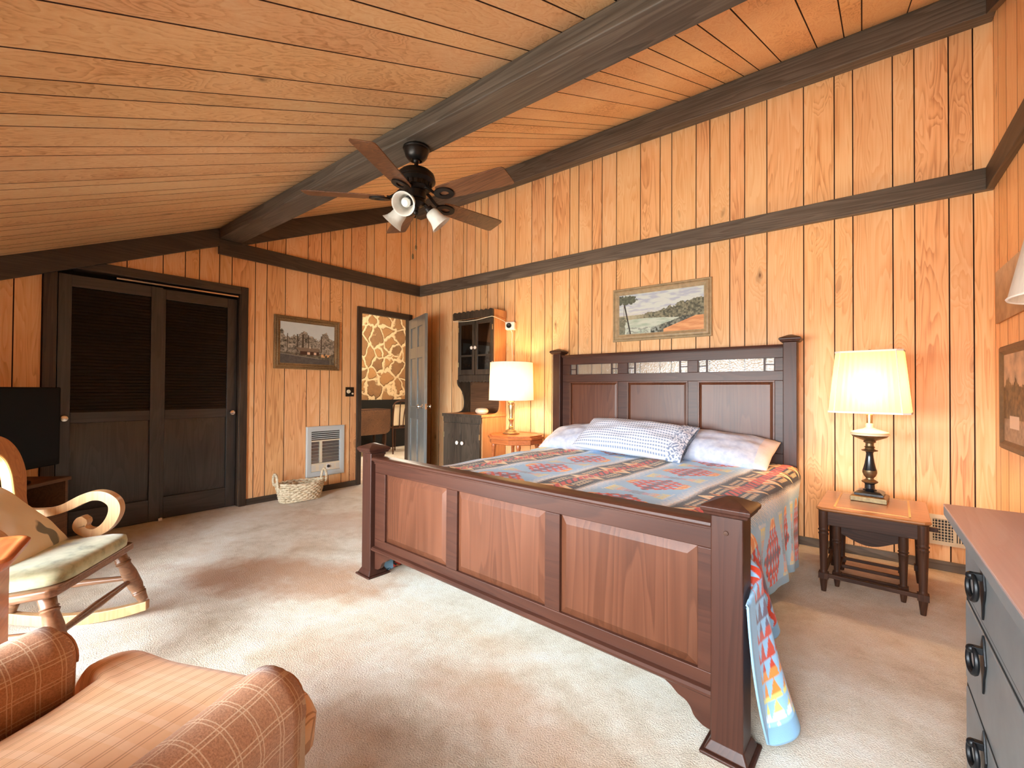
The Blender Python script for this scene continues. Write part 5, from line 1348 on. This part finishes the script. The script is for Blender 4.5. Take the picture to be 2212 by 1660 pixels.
# T-shaped seat cushion with a crown
n1, n2 = 46, 44
def tcush():
    bm = bmesh.new(); top = {}; bot = {}
    def half_w(y): return .252 + (.335-.252)*max(0, min(1, (y-.262)/.02))
    ysx = [-.38+(.425+.38)*j/n2 for j in range(n2+1)]
    for j, y in enumerate(ysx):
        w = half_w(y)
        for i in range(n1+1):
            u = -1+2*i/n1
            # rounded front corners
            yy = y
            edge = min(1-abs(u), (.432-y)/.30 if y > .1 else 1, 1)
            e = max(0, min(1, (1-abs(u))*w/.05)); g = max(0, min(1, (.428-y)/.045))
            x = u*w
            if y > .35:
                k = (y-.35)/.075; x = u*(w-.05*k*k)
            zz = .405+.052*(1-abs(u)**2.2)*(1-((y+.02)/.42)**2*.8) - .045*(1-min(e, 1))**2 - .06*(1-g)**2
            zz += .030*math.exp(-((u+.80)/.28)**2-((y-.32)/.12)**2)
            top[i, j] = bm.verts.new((x, yy, zz)); bot[i, j] = bm.verts.new((x*.99, yy-.004, .292))
    for j in range(n2):
        for i in range(n1):
            bm.faces.new([top[i, j], top[i+1, j], top[i+1, j+1], top[i, j+1]]); bm.faces.new([bot[i, j], bot[i, j+1], bot[i+1, j+1], bot[i+1, j]])
    for j in range(n2):
        bm.faces.new([top[0, j], top[0, j+1], bot[0, j+1], bot[0, j]]); bm.faces.new([top[n1, j+1], top[n1, j], bot[n1, j], bot[n1, j+1]])
    for i in range(n1):
        bm.faces.new([top[i+1, 0], top[i, 0], bot[i, 0], bot[i+1, 0]]); bm.faces.new([top[i, n2], top[i+1, n2], bot[i+1, n2], bot[i, n2]])
    rim = [tuple(top[i, n2].co) for i in range(n1+1)]
    me = bpy.data.meshes.new('seat_cushion'); bm.to_mesh(me); bm.free(); me.shade_smooth(); return me, rim
me, rim = tcush(); o = link('seat_cushion', me, M['apricot'], ac)
b = MB(); b.tube([(x, y+.002, z-.002) for x, y, z in rim], .005, 6); b.done('piping', M['piping'], o)

# ------------------------------------------------------------------ grey dresser on the right
dr_ = thing('dresser', 'slate grey painted dresser with pinkish wood top and black iron ring pulls', 'dresser', (5.06, -2.26, 0))
# local: front face x = 0, drawers face -x; runs towards -y
DL, DD, DH = 1.30, .395, .83
MB().box(0, DD, -DL, 0, .0, DH).done('dresser_body', M['grey'], dr_, bev=.004)
pk = wood('worn_pink_maple_top', (198, 168, 158), (186, 150, 140), (216, 204, 198), 'y', .35, .5, 4, .12, 0, .9, False, .3, .02)
b = MB(); b.box(-.042, DD+.01, -DL-.04, .042, DH, DH+.004); b.done('dresser_top', pk, dr_)
o = MB().box(-.042, DD+.01, -DL-.04, .042, DH-.028, DH).done('top_edge', M['grey'], dr_, bev=.004)
o2_ = MB().box(-.0425, DD+.0105, -DL-.0405, .0425, DH+.004, DH+.006).done('top_surface', pk, dr_, bev=.002)
for z0, z1, zp in ((.61, .787, .70), (.372, .585, .525), (.105, .345, .30)):
    d_ = MB().box(-.004, .002, -DL+.02, -.020, z0, z1).done('drawer', M['grey'], dr_, bev=.003)
    gp = MB()
    for y0, y1, a, c in ((-DL+.014, -.014, z0-.006, z0-.0005), (-DL+.014, -.014, z1+.0005, z1+.006)): gp.box(-.001, .001, y0, y1, a, c)
    gp.box(-.001, .001, -.0195, -.0135, z0-.004, z1+.004); gp.done('drawer_gap', M['black_mat'], d_, smooth=0)
    for y in (-.272, -DL+.272):
        b = MB(); X = -.005
        b.prism([(y, zp+.066), (y+.010, zp+.052), (y+.018, zp+.028), (y+.026, zp+.004), (y+.020, zp-.016), (y+.008, zp-.036), (y+.004, zp-.064), (y, zp-.074), (y-.004, zp-.064), (y-.008, zp-.036), (y-.020, zp-.016), (y-.026, zp+.004), (y-.018, zp+.028), (y-.010, zp+.052)], X-.004, X, 'x')
        b.box(X-.022, X, y-.008, y+.008, zp+.020, zp+.036); b.ball((X-.022, y, zp+.028), .010)
        pl_ = b.done('pull_plate', M['iron'], d_, bev=.001)
        b = MB(); R_ = .030; b.tube([(X-.020-.004*math.sin(t), y+R_*math.sin(t)*.85, zp+.002-R_*math.cos(t)) for t in [2*PI*k/28 for k in range(28)]], [.0045+.0022*(1+math.cos(2*PI*k/28))/2 for k in range(28)], 8, closed=True)
        b.done('ring_pull', M['iron'], pl_)
lw = thing('table_lamp', 'unlit lamp with white tapered shade standing on the grey dresser at the right edge', 'lamp', (5.285, -2.44, DH+.006), 0, 'table lamps')
b = MB(); b.lathe([(.075, 0), (.08, .01), (.05, .025), (.03, .05), (.05, .10), (.075, .17), (.07, .25), (.04, .33), (.022, .37), (.018, .42), (.012, .50)], n=28); b.done('lamp_base', M['white'], lw)
b = MB(); b.tube([(0, 0, .5), (-.06, 0, .56), (-.065, 0, .72), (0, 0, .80), (.065, 0, .72), (.06, 0, .56), (0, 0, .5)], .002, 6); b.tube([(-.12, 0, .79), (.12, 0, .79)], .0015, 6); b.done('harp', M['brass'], lw)
b = MB(); b.lathe([(.172, .565), (.122, .815)], n=48, cap=False); s3 = b.done('lamp_shade', M['shade_w'], lw, smooth=60)
b = MB(); b.tube([(.172*math.cos(2*PI*k/40), .172*math.sin(2*PI*k/40), .567) for k in range(40)], .003, 6, closed=True); b.done('shade_rim', M['trim_w'], s3)

# ------------------------------------------------------------------ things in the hall
dl = thing('drop_leaf_table', 'dark wooden drop-leaf table seen through the doorway under the stone wall', 'table', (-2.0, .50, 0))
ol = [(-.36, .79), (.36, .79), (.36, .47), (.345, .42), (.30, .385), (.24, .37), (-.24, .37), (-.30, .385), (-.345, .42), (-.36, .47)]
b = MB(); b.prism([(y, z) for y, z in ol], .19, .205, 'x'); b.done('drop_leaf', M['hutch_brown'], dl, bev=.004)
MB().box(-.25, .19, -.37, .37, .785, .805).done('table_top', M['walnut'], dl, bev=.004)
for x in (-.2, .12):
    for y in (-.30, .30): b = MB(); b.leg((x, y, 0), (x, y, .785), TP); b.done('leg', M['walnut'], dl, smooth=50)
hc = thing('bentwood_chair', 'bentwood chair with pale cushion standing beside the drop-leaf table in the hall', 'chair', (-1.95, 1.06, 0))
b = MB(); b.tube(cr([(.19, -.17, .0), (.18, -.175, .45), (.20, -.17, .82), (.205, -.13, .92), (.205, 0, .945), (.205, .13, .92), (.20, .17, .82), (.18, .175, .45), (.19, .17, .0)], 6), .014, 8); b.done('back_hoop', M['walnut'], hc)
b = MB(); b.tube(cr([(.18, -.03, .47), (.20, -.03, .80), (.205, -.02, .94)], 5), .010, 8); b.tube(cr([(.18, .05, .47), (.20, .07, .75), (.205, .12, .92)], 5), .010, 8); b.done('inner_hoop', M['walnut'], hc)
b = MB(); b.lathe([(.19, .445), (.20, .45), (.20, .465), (.18, .47)], n=30); b.done('seat', M['walnut'], hc)
for y in (-.15, .15): b = MB(); b.leg((-.18, y, 0), (-.14, y*.8, .45), [(0, .012), (1, .016)]); b.done('leg', M['walnut'], hc)
b = MB(); b.box(.14, .165, -.15, .15, .50, .88); b.done('back_cushion', plain('pale_linen', (212, 196, 168), .9), hc, bev=.012, seg=3)

# ------------------------------------------------------------------ light, world, camera
bulb((-1.1, .55, 2.3), 70, (1, .88, .70), .12, 'hall_ceiling_light')
w_ = bpy.data.worlds.new('sky'); S.world = w_; w_.use_nodes = True
wt = w_.node_tree; bg = wt.nodes['Background']; bg.inputs[1].default_value = 44.0
tcw = wt.nodes.new('ShaderNodeTexCoord'); sxw = wt.nodes.new('ShaderNodeSeparateXYZ'); rw = wt.nodes.new('ShaderNodeValToRGB')
rw.color_ramp.elements[0].position = .46; rw.color_ramp.elements[0].color = (.40, .39, .36, 1); rw.color_ramp.elements[1].position = .54; rw.color_ramp.elements[1].color = (.88, .94, 1.0, 1)
mw = wt.nodes.new('ShaderNodeMath'); mw.operation = 'MULTIPLY_ADD'; mw.inputs[1].default_value = .5; mw.inputs[2].default_value = .5
wt.links.new(tcw.outputs['Generated'], sxw.inputs[0]); wt.links.new(sxw.outputs[2], mw.inputs[0]); wt.links.new(mw.outputs[0], rw.inputs[0]); wt.links.new(rw.outputs[0], bg.inputs[0])
cam = bpy.data.cameras.new('camera'); co = bpy.data.objects.new('camera', cam); COL.objects.link(co); S.camera = co
cam.sensor_fit = 'HORIZONTAL'; cam.sensor_width = 36; cam.lens = 963.744*36/2212; cam.clip_start = .02; cam.clip_end = 100
yaw, pitch, roll = -.6664, .0119, .0061
f = Vector((math.sin(yaw)*math.cos(pitch), math.cos(yaw)*math.cos(pitch), math.sin(pitch))); r = Vector((math.cos(yaw), -math.sin(yaw), 0)); u = r.cross(f)
c_, s_ = math.cos(roll), math.sin(roll); r2 = r*c_+u*s_; u2 = u*c_-r*s_
co.matrix_world = Matrix(((r2.x, u2.x, -f.x, 4.8296), (r2.y, u2.y, -f.y, -4.068), (r2.z, u2.z, -f.z, 1.17), (0, 0, 0, 1)))
S.view_settings.view_transform = 'Standard'; S.view_settings.look = 'None'; S.view_settings.gamma = 1; S.view_settings.use_curve_mapping = False
S.view_settings.exposure = 0.45
S.cycles.use_denoising = True
S.cycles.max_bounces = 10; S.cycles.diffuse_bounces = 6; S.cycles.transparent_max_bounces = 12; S.cycles.sample_clamp_indirect = 6
S.cycles.caustics_reflective = False; S.cycles.caustics_refractive = False
